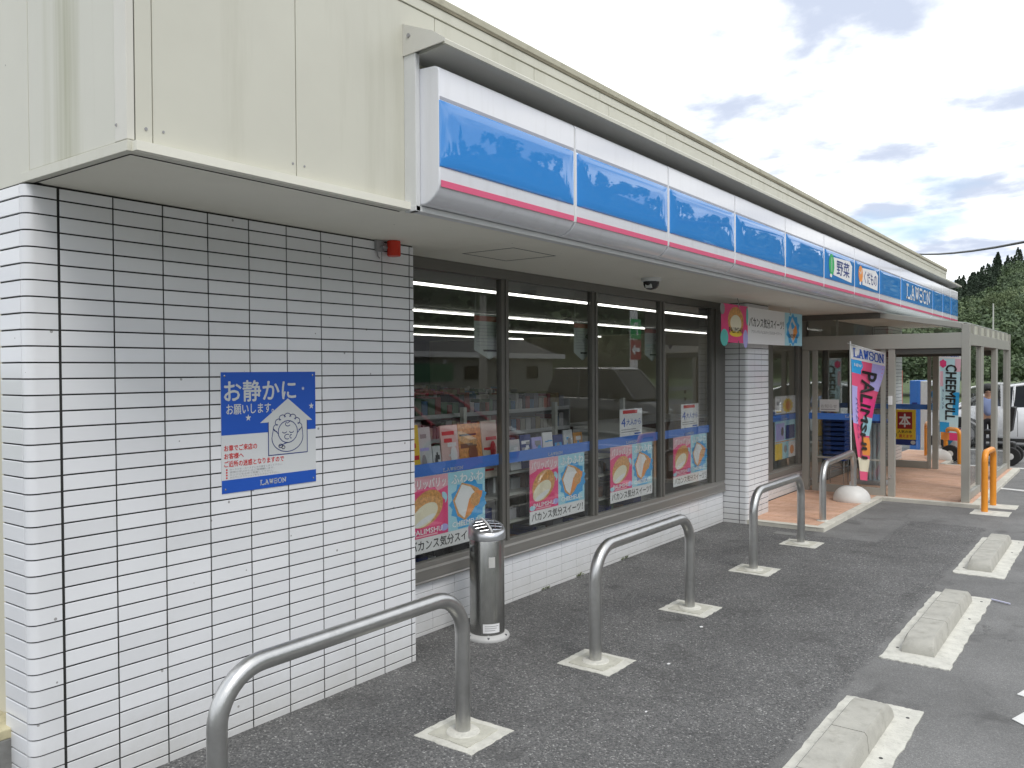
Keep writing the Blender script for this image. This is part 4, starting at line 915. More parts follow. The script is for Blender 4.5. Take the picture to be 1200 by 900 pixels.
for k, (x, y, s, lb) in enumerate(((1.30, 4.62, .009, 'white scrap of paper on the asphalt beside the second barrier foot'), (1.52, 3.9, .006, 'tiny white scrap on the asphalt near the first wheel stop'), (1.16, 5.42, .010, 'white scrap on the asphalt near the second barrier far foot'))):
    a = MB(); a.prism([(x + s * math.cos(i * 1.26 + k) * (1 + .3 * (i % 2)), y + 1.8 * s * math.sin(i * 1.26 + k)) for i in range(5)], .003, .006, 'Z'); tag(a.build('paper_scrap', W_), lb, 'litter')
a = MB(); a.box(.42, 8.98, -.01, .66, 9.13, .003); tag(a.build('valve_cover', mat('valve cover', (.20, .20, .19), .8, var=.1)), 'small grey valve cover set in the asphalt before the salmon step', 'cover')
# weeds at the foot of the low wall
M_WEED = mat('weed leaf', (0.13, 0.16, 0.06), .6, objrand=.2)
for k, (y, lb) in enumerate(((5.62, 'first small weed at the foot of the window wall, left of the barrier top'), (6.15, 'small weed at the foot of the window wall in the middle'), (6.95, 'larger weed at the foot of the window wall nearest the pillar'))):
    a = MB()
    for i in range(26):
        an = rnd.uniform(-1.3, 1.3); L_ = rnd.uniform(.015, .035 + .012 * k); b0 = Vector((-.292, y + rnd.uniform(-.06, .06), 0)); d_ = Vector((math.cos(an), math.sin(an), 0)); s_ = Vector((-d_.y, d_.x, 0)) * .004
        tip = b0 + d_ * L_ * .7 + Vector((0, 0, L_ * rnd.uniform(.3, 1))); md = b0.lerp(tip, .5) + Vector((0, 0, .012)); a.face([b0, md - s_, tip, md + s_])
    tag(a.build('weed', M_WEED, bevel=-1), lb, 'weed', 'weeds along the wall foot')

# ================================================================== PORCH
porch = thing('entrance_porch', 'grey aluminium and glass windbreak porch at the shop entrance', 'porch', (0.8, 14.4, 0.05))
YN, YF, XO = 12.17, 16.72, 1.80
def pb(name, x0, y0, z0, x1, y1, z1, m=M_PORCH, bev=.003):
    q_ = MB(); q_.box(x0, y0, z0, x1, y1, z1); return q_.build(name, m, porch, bevel=bev)
def pg(x0, y0, z0, x1, y1, z1, name='glass_pane'):
    q_ = MB(); q_.box(x0, y0, z0, x1, y1, z1); return q_.build(name, GLASSC, porch, bevel=-1)
# near screen
pb('post', -.26, YN, .045, -.17, YN + .07, 2.06); pb('post', -.12, YN + .01, .045, -.05, YN + .06, 2.06); pb('post', .80, YN + .01, .045, .865, YN + .06, 2.06); pb('post', .90, YN, .045, .985, YN + .07, 2.06)
pb('rail', -.05, YN + .01, .046, .80, YN + .06, .15); pb('rail', -.05, YN + .012, .52, .80, YN + .05, .545); pg(-.05, YN + .03, .15, .80, YN + .036, .52); pg(-.05, YN + .03, .545, .80, YN + .036, 2.06)
pg(-.17, YN + .03, .05, -.12, YN + .036, 2.06); pg(.865, YN + .03, .05, .90, YN + .036, 2.06)
q = MB(); q.box(.905, YN - .02, 1.30, .955, YN - .001, 1.42); q.build('switch_plate', W_, porch, bevel=.003)
q = MB(); q.lathe([(.018, 0), (.018, .02)], (.93, YN - .02, .32), 12, 0, 'Y'); q.build('lock', M_STEELL, porch)
S = Surf(facey(YN + .028, 0, 0)); S.rect(-.05, 1.075, .80, 1.165, M_BAND, 0); S.slab(.33, 1.11, .58, 1.14, LG_, .0006, th=.2); S.rect(-.17, 1.075, -.12, 1.165, M_BAND, 0); S.build('blue_band', porch)
S = Surf(facey(YN + .024, 0, 0)); S.rect(-.02, 1.19, .25, 1.36, LG_, 0); S.text('お知らせ', .0, 1.24, .22, 1.29, GY_, .0006); S.rect(0, 1.21, .2, 1.225, GY_, .0006); S.build('small_sign', porch)
# header, glazed gable above, sloping top rail
pb('header', -.26, YN - .01, 2.061, XO, YN + .08, 2.26)
pb('door_header', .985, YN + .015, 1.985, XO - .005, YN + .06, 2.058, mat('dark aluminium', (.10, .10, .09), .5, metal=.3))
q = MB(); q.prism([(.80, 2.556), (.80, 2.485), (XO, 2.315), (XO, 2.385)], YN - .012, YN + .082, 'Y'); q.build('top_rail', M_PORCH, porch, bevel=.003)
pb('top_beam', -.26, YN - .005, 2.485, .798, YN + .075, 2.562, M_ALU)
q = MB(); q.prism([(-.2, 2.262), (-.2, 2.484), (.80, 2.484), (XO, 2.314), (XO, 2.262)], YN + .03, YN + .036, 'Y'); q.build('glass_pane', GLASSC, porch, bevel=-1)
pb('brace', .2, YN + .04, 2.262, .23, YN + .06, 2.484)
# outer side: four posts and a ribbed band on a header
pb('post', XO - .01, YN - .012, .045, XO + .085, YN + .085, 2.37)
pb('post', XO, 13.34, .045, XO + .07, 13.42, 2.10); pb('post', XO, 13.46, .045, XO + .07, 13.56, 2.10)
pb('post', XO, 14.93, .045, XO + .07, 15.02, 2.10); pb('post', XO, 15.06, .045, XO + .07, 15.14, 2.10)
pb('post', XO - .01, YF - .1, .045, XO + .085, YF, 2.37)
pb('rail', XO + .01, YN + .085, .046, XO + .06, 13.34, .15); pb('rail', XO + .01, 15.14, .046, XO + .06, YF - .1, .15)
pg(XO + .03, YN + .085, .15, XO + .036, 13.34, 2.10); pg(XO + .03, 15.14, .15, XO + .036, YF - .1, 2.10)
pb('header', XO, YN + .086, 2.10, XO + .075, YF - .101, 2.25)
q = MB(); q.box(XO + .01, YN + .086, 2.252, XO + .05, YF - .101, 2.372); q.build('eaves_panel', mat('pale corrugated panel', (.46, .46, .38), .6, var=.1), porch)
for k in range(7):
    y_ = YN + .35 + k * .6; pb('rib', XO + .0505, y_, 2.252, XO + .078, y_ + .09, 2.378, M_PORCH, 0)
# lettering-like white decal strip on the side glass: safety marks
q = MB()
for k in range(8): q.box(XO + .024, 12.9, .55 + k * .12, XO + .0285, 12.98, .61 + k * .12)
q.build('safety_mark', LG_, porch)
# roof sheets
q = MB(); q.prism([(.80, 2.560), (XO + .05, 2.390), (XO + .05, 2.378), (.80, 2.548)], YN + .083, YF - .083, 'Y'); q.build('roof_sheet', mat('translucent roof sheet', (.42, .45, .42), .5), porch)
# far screen
YD = 15.92
dk = mat('dark aluminium', (.10, .10, .09), .5, metal=.3)
pb('post', -.26, YD, .045, -.18, YD + .07, 2.0); pb('post', .72, YD, .045, .775, YD + .05, 2.0); pb('post', .80, YD, .045, .89, YD + .07, 2.0)
pb('rail', -.18, YD + .005, .05, .72, YD + .05, .17); pb('rail', -.18, YD + .005, 1.995, .89, YD + .05, 2.09, dk); pb('header', -.26, YD - .01, 2.091, XO - .02, YD + .08, 2.26); pb('door_header', .89, YD, 2.0, XO - .02, YD + .05, 2.09, dk)
pg(-.18, YD + .03, .17, .72, YD + .036, 1.995)
S = Surf(facey(YD + .028, 0, 0)); S.rect(-.18, 1.075, .72, 1.165, M_BAND, 0); S.build('blue_band', porch)
q = MB(); q.prism([(-.2, 2.262), (-.2, 2.54), (.80, 2.54), (XO - .02, 2.37), (XO - .02, 2.262)], YD + .03, YD + .036, 'Y'); q.build('glass_pane', GLASSC, porch, bevel=-1)
# book notice on the far screen
bk = thing('book_notice', 'yellow notice with a dark red square on the far porch glass', 'notice', (.19, YD + .02, .45))
S = Surf(facey(YD + .026, .19, .45)); S.rect(0, 0, .345, .62, YL_, 0); S.rect(-.02, -.01, .345, .09, NAVY_, .0006); S.rect(.045, .275, .285, .575, flat('dark red', (.36, .03, .03)), .0008); S.text('本', .075, .31, .255, .54, W_, .0014, off=.05)
S.text('人気の本', .05, .20, .28, .25, K_, .001, off=.03); S.text('買えます', .07, .12, .29, .175, RD_, .001, off=.03); S.ell(.0, .16, .03, .05, K_, .0012); S.ell(.30, .04, .04, .035, LG_, .0012); S.build('print', bk)
# things inside the porch
bsk = thing('basket_stack', 'stack of dark blue shopping baskets behind the near porch glass', 'basket', (.12, 13.0, .05))
for k in range(9):
    q = MB(); z_ = .42 + k * .07; x0, x1, y0, y1 = -.16, .16, 12.85, 13.15
    q.prism([(x0 + .01, z_), (x1 - .01, z_), (x1 + .0, z_ + .085), (x1 + .015, z_ + .09), (x1 + .015, z_ + .1), (x0 - .015, z_ + .1), (x0 - .015, z_ + .09), (x0, z_ + .085)], y0, y1, 'Y'); q.build('basket', mat('blue basket plastic', (.02, .07, .30), .4), bsk, bevel=.004)
q = MB()
for x_ in (-.13, .13):
    for y_ in (12.88, 13.12): q.tube([(x_, y_, .05), (x_, y_, .42)], .01, 8)
q.tube([(-.13, 12.88, .3), (.13, 12.88, .3)], .008, 8); q.tube([(-.13, 13.12, .3), (.13, 13.12, .3)], .008, 8); q.build('stand', M_STEELL, bsk)
umb = thing('umbrella_bag_stand', 'pale grey ribbed umbrella stand behind the near porch glass', 'stand', (.66, 13.3, .05))
for k in range(6):
    q = MB(); q.lathe([(.030, .12), (.034, .95), (.036, .97)], (.27 + k * .065, 13.3, 0), 14); q.build('tube', mat('pale blue grey plastic', (.36, .43, .46), .4), umb, smooth=True)
q = MB(); q.box(.21, 13.2, .05, .65, 13.4, .12); q.build('base', GY_, umb, bevel=.01)
q = MB(); q.box(.22, 13.22, .98, .64, 13.38, 1.04); q.build('top', mat('blue basket plastic', (.02, .07, .30), .4), umb, bevel=.01)

# ================================================================== FLAGS
def flag_base(t, x, y, z0, r=.235, h=.20):
    q_ = MB(); pr = [(.001, 0), (r * .98, 0), (r, .015)]
    for i in range(1, 10):
        a = PI / 2 * i / 9; pr.append((.035 + (r - .035) * math.cos(a), .015 + (h - .015) * math.sin(a)))
    q_.lathe(pr, (x, y, z0), 40); q_.build('base', mat('white plastic water weight', (.70, .69, .66), .45, var=.06, vscale=8, dirt=.3, dirtcol=(.4, .38, .33)), t, smooth=True)
    q_ = MB(); q_.lathe([(.028, h - .005), (.028, h + .05), (.02, h + .055)], (x, y, z0), 16); q_.build('socket', M_TRIM, t)
fl = thing('promo_flag', 'pink and blue flag reading PALIMSHU blown in on itself beside the near porch screen', 'flag', (.57, 11.55, .05), group='tall promotional flags at the porch')
flag_base(fl, .60, 11.50, .05)
q = MB(); q.tube([(.60, 11.50, .25), (.575, 11.53, 1.2), (.565, 11.55, 2.16)], .011, 10); q.tube([(.53, 11.55, 2.135), (.95, 11.50, 2.0)], .006, 8); q.build('pole', M_TRIM, fl)
def f1(u, v, d):            # u 0..0.45 across, v 0..1.8 up
    t = 1 - v / 1.78; w = u / .45
    th = R(10 + 76 * min(1, t * 1.55) ** .9 + 7 * math.sin(t * 8.0)); n_ = Vector((math.sin(th), -math.cos(th), 0))
    x = .572 + .018 * t + u * math.cos(th) * .92 + .10 * t * t + .02 * math.sin(t * 9) * w
    y = 11.545 + u * math.sin(th) + .04 * math.sin(t * 6 + w * 3) * w
    z_ = 2.11 - 1.78 * t - w * (.11 * (1 - t) + .07 * t)
    return Vector((x, y, z_)) + n_ * (d + .012 * math.sin(w * 7 + t * 9))
def grid_print(S, cells):
    for (u0, v0, u1, v1, m, d) in cells: S.rect(u0, v0, u1, v1, m, d, max(1, int((u1 - u0) / .05)), max(1, int((v1 - v0) / .05)))
S = Surf(f1); grid_print(S, [(0, 0, .45, 1.78, flat('rose', (.78, .10, .22)), 0)]); cl = S.build('cloth', fl)
S = Surf(f1)
grid_print(S, [(0, 1.60, .45, 1.78, W_, .0015), (.28, 1.25, .45, 1.60, LIL_, .0015), (0, .75, .10, 1.25, LIL_, .0015), (.25, .35, .45, .60, OR_, .0015), (0, .12, .45, .30, CREAMP, .0015), (.22, .62, .45, .88, CYL_, .0015), (0, 1.42, .14, 1.60, CY_, .0015), (.18, .90, .45, 1.15, flat('hot pink', (.85, .05, .25)), .0015)])
S.ell(.09, 1.53, .07, .07, CY_, .003, 12); S.text('NEW', .04, 1.51, .14, 1.55, W_, .0045)
S.slab(.03, 1.63, .43, 1.75, BL_, .009, th=.2); S.text('PALIMSHU', .15, .30, .35, 1.47, K_, .014, off=.06, rot=True); S.text('パリムシュ', .06, .55, .11, 1.1, NAVY_, .012, off=.02, rot=True)
S.build('print', fl)
fl2 = thing('promo_flag', 'pale blue flag reading CHEEMFULL standing beyond the porch', 'flag', (.60, 17.8, .0), group='tall promotional flags at the porch')
flag_base(fl2, .62, 17.75, .05)
q = MB(); q.tube([(.62, 17.75, .25), (.60, 17.75, 2.17)], .011, 10); q.tube([(.57, 17.75, 2.155), (1.0, 17.75, 2.13)], .006, 8); q.build('pole', M_TRIM, fl2)
def f2(u, v, d):
    t = 1 - v / 1.75; w = u / .38; return Vector((.60 + u * (1 - .10 * t) + .03 * t * t * (1 - w) - .02 * t * w, 17.74 + .05 * math.sin(t * 5 + w * 2) * t - d, 2.13 - 1.70 * t - .02 * w))
S = Surf(f2); grid_print(S, [(0, 0, .38, 1.75, flat('flag pale cyan', (.55, .80, .88)), 0)]); S.build('cloth', fl2)
S = Surf(f2); grid_print(S, [(0, 1.60, .38, 1.75, W_, .002), (0, 1.05, .07, 1.35, flat('light pink', (.8, .5, .6)), .002), (.28, 1.35, .38, 1.6, flat('light pink', (.8, .5, .6)), .002), (.26, .5, .38, .95, CY_, .002), (0, .15, .2, .35, CY_, .002), (.02, 0.0, .2, .15, OR_, .002), (.2, 0, .38, .15, PK_, .002)])
S.ell(.07, 1.50, .06, .08, PK_, .004, 12, wob=.1); S.slab(.04, 1.64, .34, 1.71, BL_, .004, th=.2); S.text('CHEEMFULL', .12, .40, .31, 1.48, K_, .005, off=.06, rot=True); S.text('チームフル', .05, .6, .085, 1.0, NAVY_, .005, rot=True); S.build('print', fl2)

# ================================================================== INSIDE THE SHOP
for k, (x, y0, y1) in enumerate(((-1.52, 3.9, 11.8), (-3.82, 3.9, 17.0), (-6.45, 3.9, 17.0), (-8.7, 3.9, 17.0))):
    t = thing('strip_light', 'lit fluorescent strip on the shop ceiling, ' + ('closest to the windows', 'second row from the windows', 'third row from the windows', 'farthest row from the windows')[k], 'ceiling light', (x, y0, 2.62), group='rows of strip lights in the shop')
    q = MB(); q.box(x - .05, y0, 2.595, x + .05, y1, 2.619); q.build('housing', M_TRIM, t)
    q = MB(); q.tube([(x, y0 + .02, 2.572), (x, y1 - .02, 2.572)], .013, 10); q.build('tube', M_TUBE, t, smooth=True)
# roller blind box along the head of the windows
bl = thing('blind_box', 'grey roller blind box along the top of the big windows, inside the glass', 'blind', (-.45, 6.5, 2.45))
q = MB(); q.box(-.52, 3.80, 2.432, -.42, 9.28, 2.55); q.build('cassette', mat('grey blind box', (.26, .26, .245), .6, var=.05), bl, bevel=.01)
q = MB(); q.box(-.418, 3.80, 2.52, -.414, 9.28, 2.526); q.build('edge', LG_, bl)
# bookrack with magazines
def magazine(u0, u1, z0, h, lean, cols_, label, seed):
    r_ = random.Random(seed); x0 = -.40
    def fn(u, v, d): return Vector((x0 - v * lean + d, u0 + u, z0 + v))
    t = thing('magazine', label, 'magazine', (x0, u0, z0)); W = u1 - u0
    q_ = MB(); q_.v = [tuple(fn(a, b, d)) for d in (0, -.012) for a, b in ((0, 0), (W, 0), (W, h), (0, h))]; q_.f = [(0, 1, 2, 3), (7, 6, 5, 4), (0, 4, 5, 1), (1, 5, 6, 2), (2, 6, 7, 3), (3, 7, 4, 0)]; q_.m = [0] * 6; q_.build('cover', cols_[0], t)
    S_ = Surf(fn)
    for k in range(7):
        a = r_.uniform(0, W * .5); b = r_.uniform(W * .5, W * .98); v = r_.uniform(.04, h - .06); S_.rect(a, v, b, v + r_.uniform(.008, .035), r_.choice(cols_[1:]), .001 + k * .0003)
    S_.ell(W * r_.uniform(.3, .7), h * r_.uniform(.3, .6), W * .2, h * .16, r_.choice(cols_[1:]), .004)
    S_.build('print', t)
    return t
magazine(3.80, 4.27, .98, .44, .10, [YL_, OR_, RD_, W_], 'yellow campaign board at the left end of the magazine rack', 3)
magazine(4.275, 4.40, .98, .42, .12, [LG_, LIL_, GY_], 'lilac striped magazine beside the yellow board', 4)
magazine(4.41, 4.49, .98, .28, .12, [LG_, K_, W_], 'small white magazine between the lilac and the pink ones', 5)
magazine(4.50, 4.69, .98, .42, .10, [flat('pale rose', (.75, .52, .48)), W_, RD_, K_], 'pale pink magazine in the first window', 6)
magazine(4.695, 4.96, .98, .42, .10, [TAN_, K_, LG_, flat('brown', (.2, .1, .05))], 'brown pictured magazine between the pink one and the red lettered one', 7)
magazine(4.97, 5.16, .98, .43, .10, [flat('ivory', (.72, .65, .55)), RD_, RD_, W_], 'ivory magazine with red writing beside the first mullion', 8)
for k in range(7): 
    a = 5.30 + k * .16; magazine(a, a + .145, 1.0, .24 + .03 * (k % 2), .10, [[LG_, NAVY_, LIL_, W_, NAVY_, LG_, TAN_][k], GY_, W_, CY_], ['grey blue', 'dark navy', 'pale lilac', 'white', 'navy and white', 'light grey', 'tan'][k] + ' magazine in the second window, above the band', 20 + k)
rack = thing('magazine_rack', 'grey wire magazine rack behind the window posters', 'rack', (-.5, 6, .04))
q = MB()
for y_ in (3.82, 5.17, 6.50, 7.8): 
    q.box(-.44, y_ - .02, .04, -.40, y_ + .02, 1.02); q.box(-.80, y_ - .02, .04, -.76, y_ + .02, 1.5)
q.build('upright', mat('pale rack upright', (.50, .51, .46), .5), rack)
for z_ in (.12, .33, .58, .80, .97):
    q = MB(); q.box(-.80, 3.82, z_, -.405, 7.8, z_ + .018); q.build('shelf', mat('pale rack shelf', (.36, .37, .33), .5), rack)
mg = MB(); 
for z_ in (.14, .35, .60, .82):
    y_ = 3.86
    while y_ < 7.7:
        w_ = rnd.uniform(.02, .16); h_ = rnd.uniform(.08, .19); mg.box(-.72, y_, z_, -.43 - rnd.uniform(0, .1), y_ + w_, z_ + h_, rnd.randrange(6)); y_ += w_ + rnd.uniform(.005, .08)
tag(mg.build('magazine_pile', [GY_, LG_, K_, NAVY_, flat('dull green', (.12, .2, .12)), flat('brown', (.2, .1, .05))], rack), kind='stuff')
# gondola shelving
GC = [flat('pack ' + str(i), c) for i, c in enumerate(((.30, .10, .09), (.10, .20, .34), (.42, .40, .34), (.12, .20, .13), (.50, .50, .50), (.06, .06, .07), (.30, .24, .12), (.20, .20, .22)))]
def gondola(x, y0, y1, H, label, depth=.9, seed=0):
    r_ = random.Random(seed); t = thing('shop_shelf', label, 'shelf', (x, y0, .04), group='shelving rows inside the shop')
    q_ = MB(); q_.box(x - .02, y0, .04, x + .02, y1, H); q_.box(x - depth / 2, y0, .04, x + depth / 2, y0 + .03, H); q_.box(x - depth / 2, y1 - .03, .04, x + depth / 2, y1, H); q_.build('frame', mat('shelf metal', (.30, .31, .29), .5), t)
    pk = MB(); zz_ = .16
    while zz_ < H - .05:
        q_ = MB(); q_.box(x - depth / 2, y0 + .03, zz_ - .02, x + depth / 2, y1 - .03, zz_); q_.build('shelf', mat('shelf metal', (.30, .31, .29), .5), t)
        q_ = MB(); q_.box(x + depth / 2, y0 + .03, zz_ - .035, x + depth / 2 + .008, y1 - .03, zz_ + .005); q_.build('price_rail', LG_, t)
        y_ = y0 + .06
        while y_ < y1 - .15:
            w_ = r_.uniform(.04, .10); h_ = r_.uniform(.09, .19); m_ = r_.randrange(8)
            for kx in range(2): 
                pk.box(x + depth / 2 - .03 - .14 * kx - .12, y_, zz_, x + depth / 2 - .03 - .14 * kx, y_ + w_, min(zz_ + h_, zz_ + .21), m_)
            pk.box(x - depth / 2 + .03, y_, zz_, x - depth / 2 + .15, y_ + w_, zz_ + h_, r_.randrange(8)); y_ += w_ + .012
        zz_ += .24
    tag(pk.build('packet', GC, t), kind='stuff')
gondola(-2.4, 4.6, 8.6, 1.45, 'low shelving row of packets nearest the windows', seed=1)
gondola(-4.6, 4.4, 10.5, 1.5, 'second shelving row of packets in the shop', seed=2)
gondola(-6.9, 4.4, 11.5, 1.5, 'third shelving row of packets in the shop', seed=3)
gondola(-11.6, 4.2, 15.5, 2.1, 'tall wall shelving at the back of the shop', seed=4)
# white machine (copier) and counter near the right panes
cp = thing('copier', 'white office copier inside the third window pane', 'copier', (-1.05, 8.3, .04))
q = MB(); q.box(-1.35, 7.75, .05, -.75, 8.55, .95); q.build('body', mat('copier shell', (.55, .56, .53), .5), cp, bevel=.02)
q = MB(); q.prism([(-1.35, .955), (-.72, .955), (-.74, 1.12), (-1.35, 1.18)], 7.70, 8.60, 'Y'); q.build('scanner', mat('copier lid', (.60, .61, .58), .5), cp, bevel=.015)
q = MB(); q.box(-.749, 7.85, .3, -.742, 8.45, .32); q.box(-.749, 7.85, .55, -.742, 8.45, .57); q.build('drawer_gap', K_, cp)
ct = thing('shop_counter', 'dark shop counter behind the narrow window', 'counter', (-2.6, 11.5, .04))
q = MB(); q.box(-3.0, 10.2, .04, -2.3, 13.4, .98); q.build('front', mat('counter front', (.16, .11, .09), .5), ct); q = MB(); q.box(-3.05, 10.15, .98, -2.25, 13.45, 1.02); q.build('top', LG_, ct)

# ================================================================== VEHICLES
def car(name, label, loc, rz, L, Wd, H, kind, col, group=None):
    t = thing(name, label, 'car', loc, rz, group)
    paint = mat('car paint ' + label[:12], col, .18, coat=.8, spec=.5)
    hw = Wd / 2
    if kind == 'van':   st = [(0, .35, .62, .70), (.04, .28, .85, .88), (.12, .22, .98, .95), (.22, .20, 1.04, .98), (.5, .20, 1.06, 1), (.8, .20, 1.07, 1), (.95, .22, 1.07, .97), (1, .35, 1.0, .93)]; gh = [(.10, 0), (.30, .93), (.36, 1.0), (.90, 1.0), (.985, .12), (.99, 0)]; belt = 1.04
    else:               st = [(0, .30, .58, .72), (.03, .22, .70, .86), (.12, .18, .84, .95), (.28, .18, .93, 1), (.5, .18, .95, 1), (.75, .18, .96, 1), (.93, .2, .95, .96), (1, .32, .88, .88)]; gh = [(.20, 0), (.40, .88), (.50, 1.0), (.72, 1.0), (.90, .55), (.975, 0)]; belt = .92
    sec = []
    m_ = MB(); n = 12
    for fx, zb, zt_, wf in st:
        x = (fx - .5) * L; w = hw * wf
        ring = [(-w * .92, zb), (-w, zb + .12), (-w, zb + (zt_ - zb) * .55), (-w * .97, zt_ - .06), (-w * .90, zt_), (0, zt_ + .02), (w * .90, zt_), (w * .97, zt_ - .06), (w, zb + (zt_ - zb) * .55), (w, zb + .12), (w * .92, zb), (0, zb)]
        m_.v += [(x, a, b) for a, b in ring]
    for i in range(len(st) - 1):
        for j in range(n): a = i * n + j; b = i * n + (j + 1) % n; m_.f.append((a, b, b + n, a + n)); m_.m.append(0)
    m_.f += [tuple(range(n))[::-1], tuple((len(st) - 1) * n + j for j in range(n))]; m_.m += [0, 0]
    body = m_.build('body', paint, t, smooth=True)
    # greenhouse: glass volume with painted roof and pillars
    g = MB(); rh = H - belt
    def gpnt(fx, f, s_): x = (fx - .5) * L; w = hw * (.93 - .16 * f); return (x, s_ * w, belt - .02 + rh * f * .985)
    for s_ in (-1, 1): g.face([gpnt(a, b, s_) for a, b in gh])
    for k in range(len(gh)):
        a, b = gh[k], gh[(k + 1) % len(gh)]; g.face([gpnt(*a, -1), gpnt(*a, 1), gpnt(*b, 1), gpnt(*b, -1)])
    g.build('windows', GLASSD, t)
    rf = MB(); top = [q_ for q_ in gh if q_[1] > .8]
    for k in range(len(top) - 1):
        (a0, b0), (a1, b1) = top[k], top[k + 1]; P_ = [gpnt(a0, b0, -1), gpnt(a0, b0, 1), gpnt(a1, b1, 1), gpnt(a1, b1, -1)]
        rf.v += [(x, y * 1.01, z_ + .004) for x, y, z_ in P_] + [(x, y * .97, z_ + .035) for x, y, z_ in P_]; i = len(rf.v) - 8
        for f in ((0, 1, 2, 3), (4, 5, 6, 7), (0, 1, 5, 4), (1, 2, 6, 5), (2, 3, 7, 6), (3, 0, 4, 7)): rf.f.append(tuple(i + c for c in f)); rf.m.append(0)
    rf.build('roof', paint, t, bevel=.01)
    for s_ in (-1, 1):
        pl_ = MB()
        xs_ = [(gh[0], gh[1])] + [((.44, 0), (.45, .97)), ((.64, 0), (.65, .97))] + [(gh[-1], gh[-2])]
        for a, b in xs_:
            A_, B_ = Vector(gpnt(*a, s_)), Vector(gpnt(*b, s_)); A_.y *= 1.012; B_.y *= 1.012; pl_.tube([A_, B_], .028, 6)
        A_ = [Vector(gpnt(a, b, s_)) for a, b in gh if b > .5]; [setattr(v_, 'y', v_.y * 1.012) for v_ in A_]; pl_.tube(A_, .024, 6); pl_.build('pillar', paint, t)
    for fx in (.17, .80):
        for s_ in (-1, 1):
            x = (fx - .5) * L; r = .30 if kind != 'van' else .30
            wl_ = MB(); y_ = s_ * (hw - .10); wl_.lathe([(r * .62, -.1), (r * .95, -.105), (r, -.07), (r, .07), (r * .95, .105), (r * .62, .1)], (x, y_, r), 28, 0, 'Y'); ty = wl_.build('tyre', mat('tyre rubber', (.02, .02, .02), .8), t, smooth=True)
            rm = MB(); rm.lathe([(r * .60, -.06), (r * .62, .0), (r * .60, .06)], (x, y_ + s_ * .045, r), 20, 0, 'Y')
            for k in range(5):
                a = k * PI * .4; rm.box(x + math.cos(a) * r * .35 - .03, y_ + s_ * .105 - .01, r + math.sin(a) * r * .35 - .03, x + math.cos(a) * r * .35 + .03, y_ + s_ * .105 + .01, r + math.sin(a) * r * .35 + .03)
            rm.build('rim', M_STEELL, ty)
            ar = MB(); pts_ = [(x + (r + .06) * math.cos(PI * k / 12), s_ * (hw + .002), r + (r + .06) * math.sin(PI * k / 12)) for k in range(13)]; ar.tube(pts_, .03, 6); ar.build('arch', mat('wheel arch', (.03, .03, .03), .7), t)
    for s_ in (-1, 1):
        q_ = MB(); q_.prism([(-L / 2 + .04, .60 if kind != 'van' else .66), (-L / 2 + .02, .70), (-L / 2 + .35, .82), (-L / 2 + .30, .70)], s_ * hw * .72, s_ * hw * .97, 'Y'); q_.build('headlight', mat('headlight lens', (.6, .62, .62), .08), t, bevel=.01)
        q_ = MB(); q_.box(L / 2 - .10, s_ * hw * .72, .72, L / 2 + .01, s_ * hw * .95, 1.0); q_.build('tail_light', mat('tail lens', (.4, .02, .02), .15), t, bevel=.01)
        q_ = MB(); q_.box(-L * .22, s_ * (hw + .02), belt, -L * .22 + .10, s_ * (hw + .18), belt + .13); q_.build('mirror', paint, t, bevel=.02)
        q_ = MB()
        for fx in (.28, .46, .66): q_.box((fx - .5) * L, s_ * (hw + .0005), .30, (fx - .5) * L + .008, s_ * (hw * .995), belt - .05)
        q_.box(-L * .3, s_ * (hw - .03), .17, L * .3, s_ * (hw + .004), .25)
        q_.build('door_gap', M_BLACK, t)
    q_ = MB(); q_.box(-L / 2 - .01, -hw * .6, .30, -L / 2 + .10, hw * .6, .52); q_.build('grille', M_BLACK, t, bevel=.02)
    q_ = MB(); q_.box(-L / 2 - .02, -.165, .40, -L / 2 - .005, .165, .56); q_.build('number_plate', W_, t)
    return t
# white estate car beyond the porch: nose to the left
car('parked_car', 'white estate car parked beyond the porch with its nose to the left', (1.65, 21.9, 0), R(8), 4.5, 1.70, 1.46, 'car', (.72, .73, .74))
# cars on the far side of the bays, seen mirrored in the shop windows
car('parked_car', 'dark grey boxy minivan mirrored in the third window pane', (7.4, 20.0, 0), R(6), 3.4, 1.48, 1.86, 'van', (.06, .065, .07))
car('parked_car', 'dark red car mirrored in the first window pane', (6.2, 10.9, 0), R(-3), 3.9, 1.68, 1.45, 'car', (.42, .02, .05))

# vending machine
vm = thing('vending_machine', 'blue and white drinks vending machine beyond the porch', 'vending machine', (0, 20, 0))
q = MB(); q.box(-.27, 19.55, .0, -.065, 20.3, 1.53); q.build('side_panel', mat('blue vending cabinet', (.05, .20, .62), .35), vm, bevel=.01)
q = MB(); q.box(-.064, 19.56, .02, .13, 20.29, 1.52); q.build('door', mat('white vending door', (.66, .67, .68), .35), vm, bevel=.01)
q = MB(); q.box(.1305, 19.62, .85, .135, 20.22, 1.42); q.build('display_window', GLASSD, vm); q = MB()
for r_ in range(2):
    for k in range(6): q.lathe([(.03, 0), (.03, .12), (.02, .14)], (.165, 19.67 + k * .1, .9 + r_ * .27), 8, rnd.randrange(3))
q.build('sample_can', [RD_, CY_, OR_], vm); q = MB(); q.box(.131, 19.65, .15, .14, 20.15, .35); q.build('flap', K_, vm)
q = MB(); q.box(-.22, 19.545, 1.0, -.12, 19.549, 1.06); q.build('panel_label', NAVY_, vm)
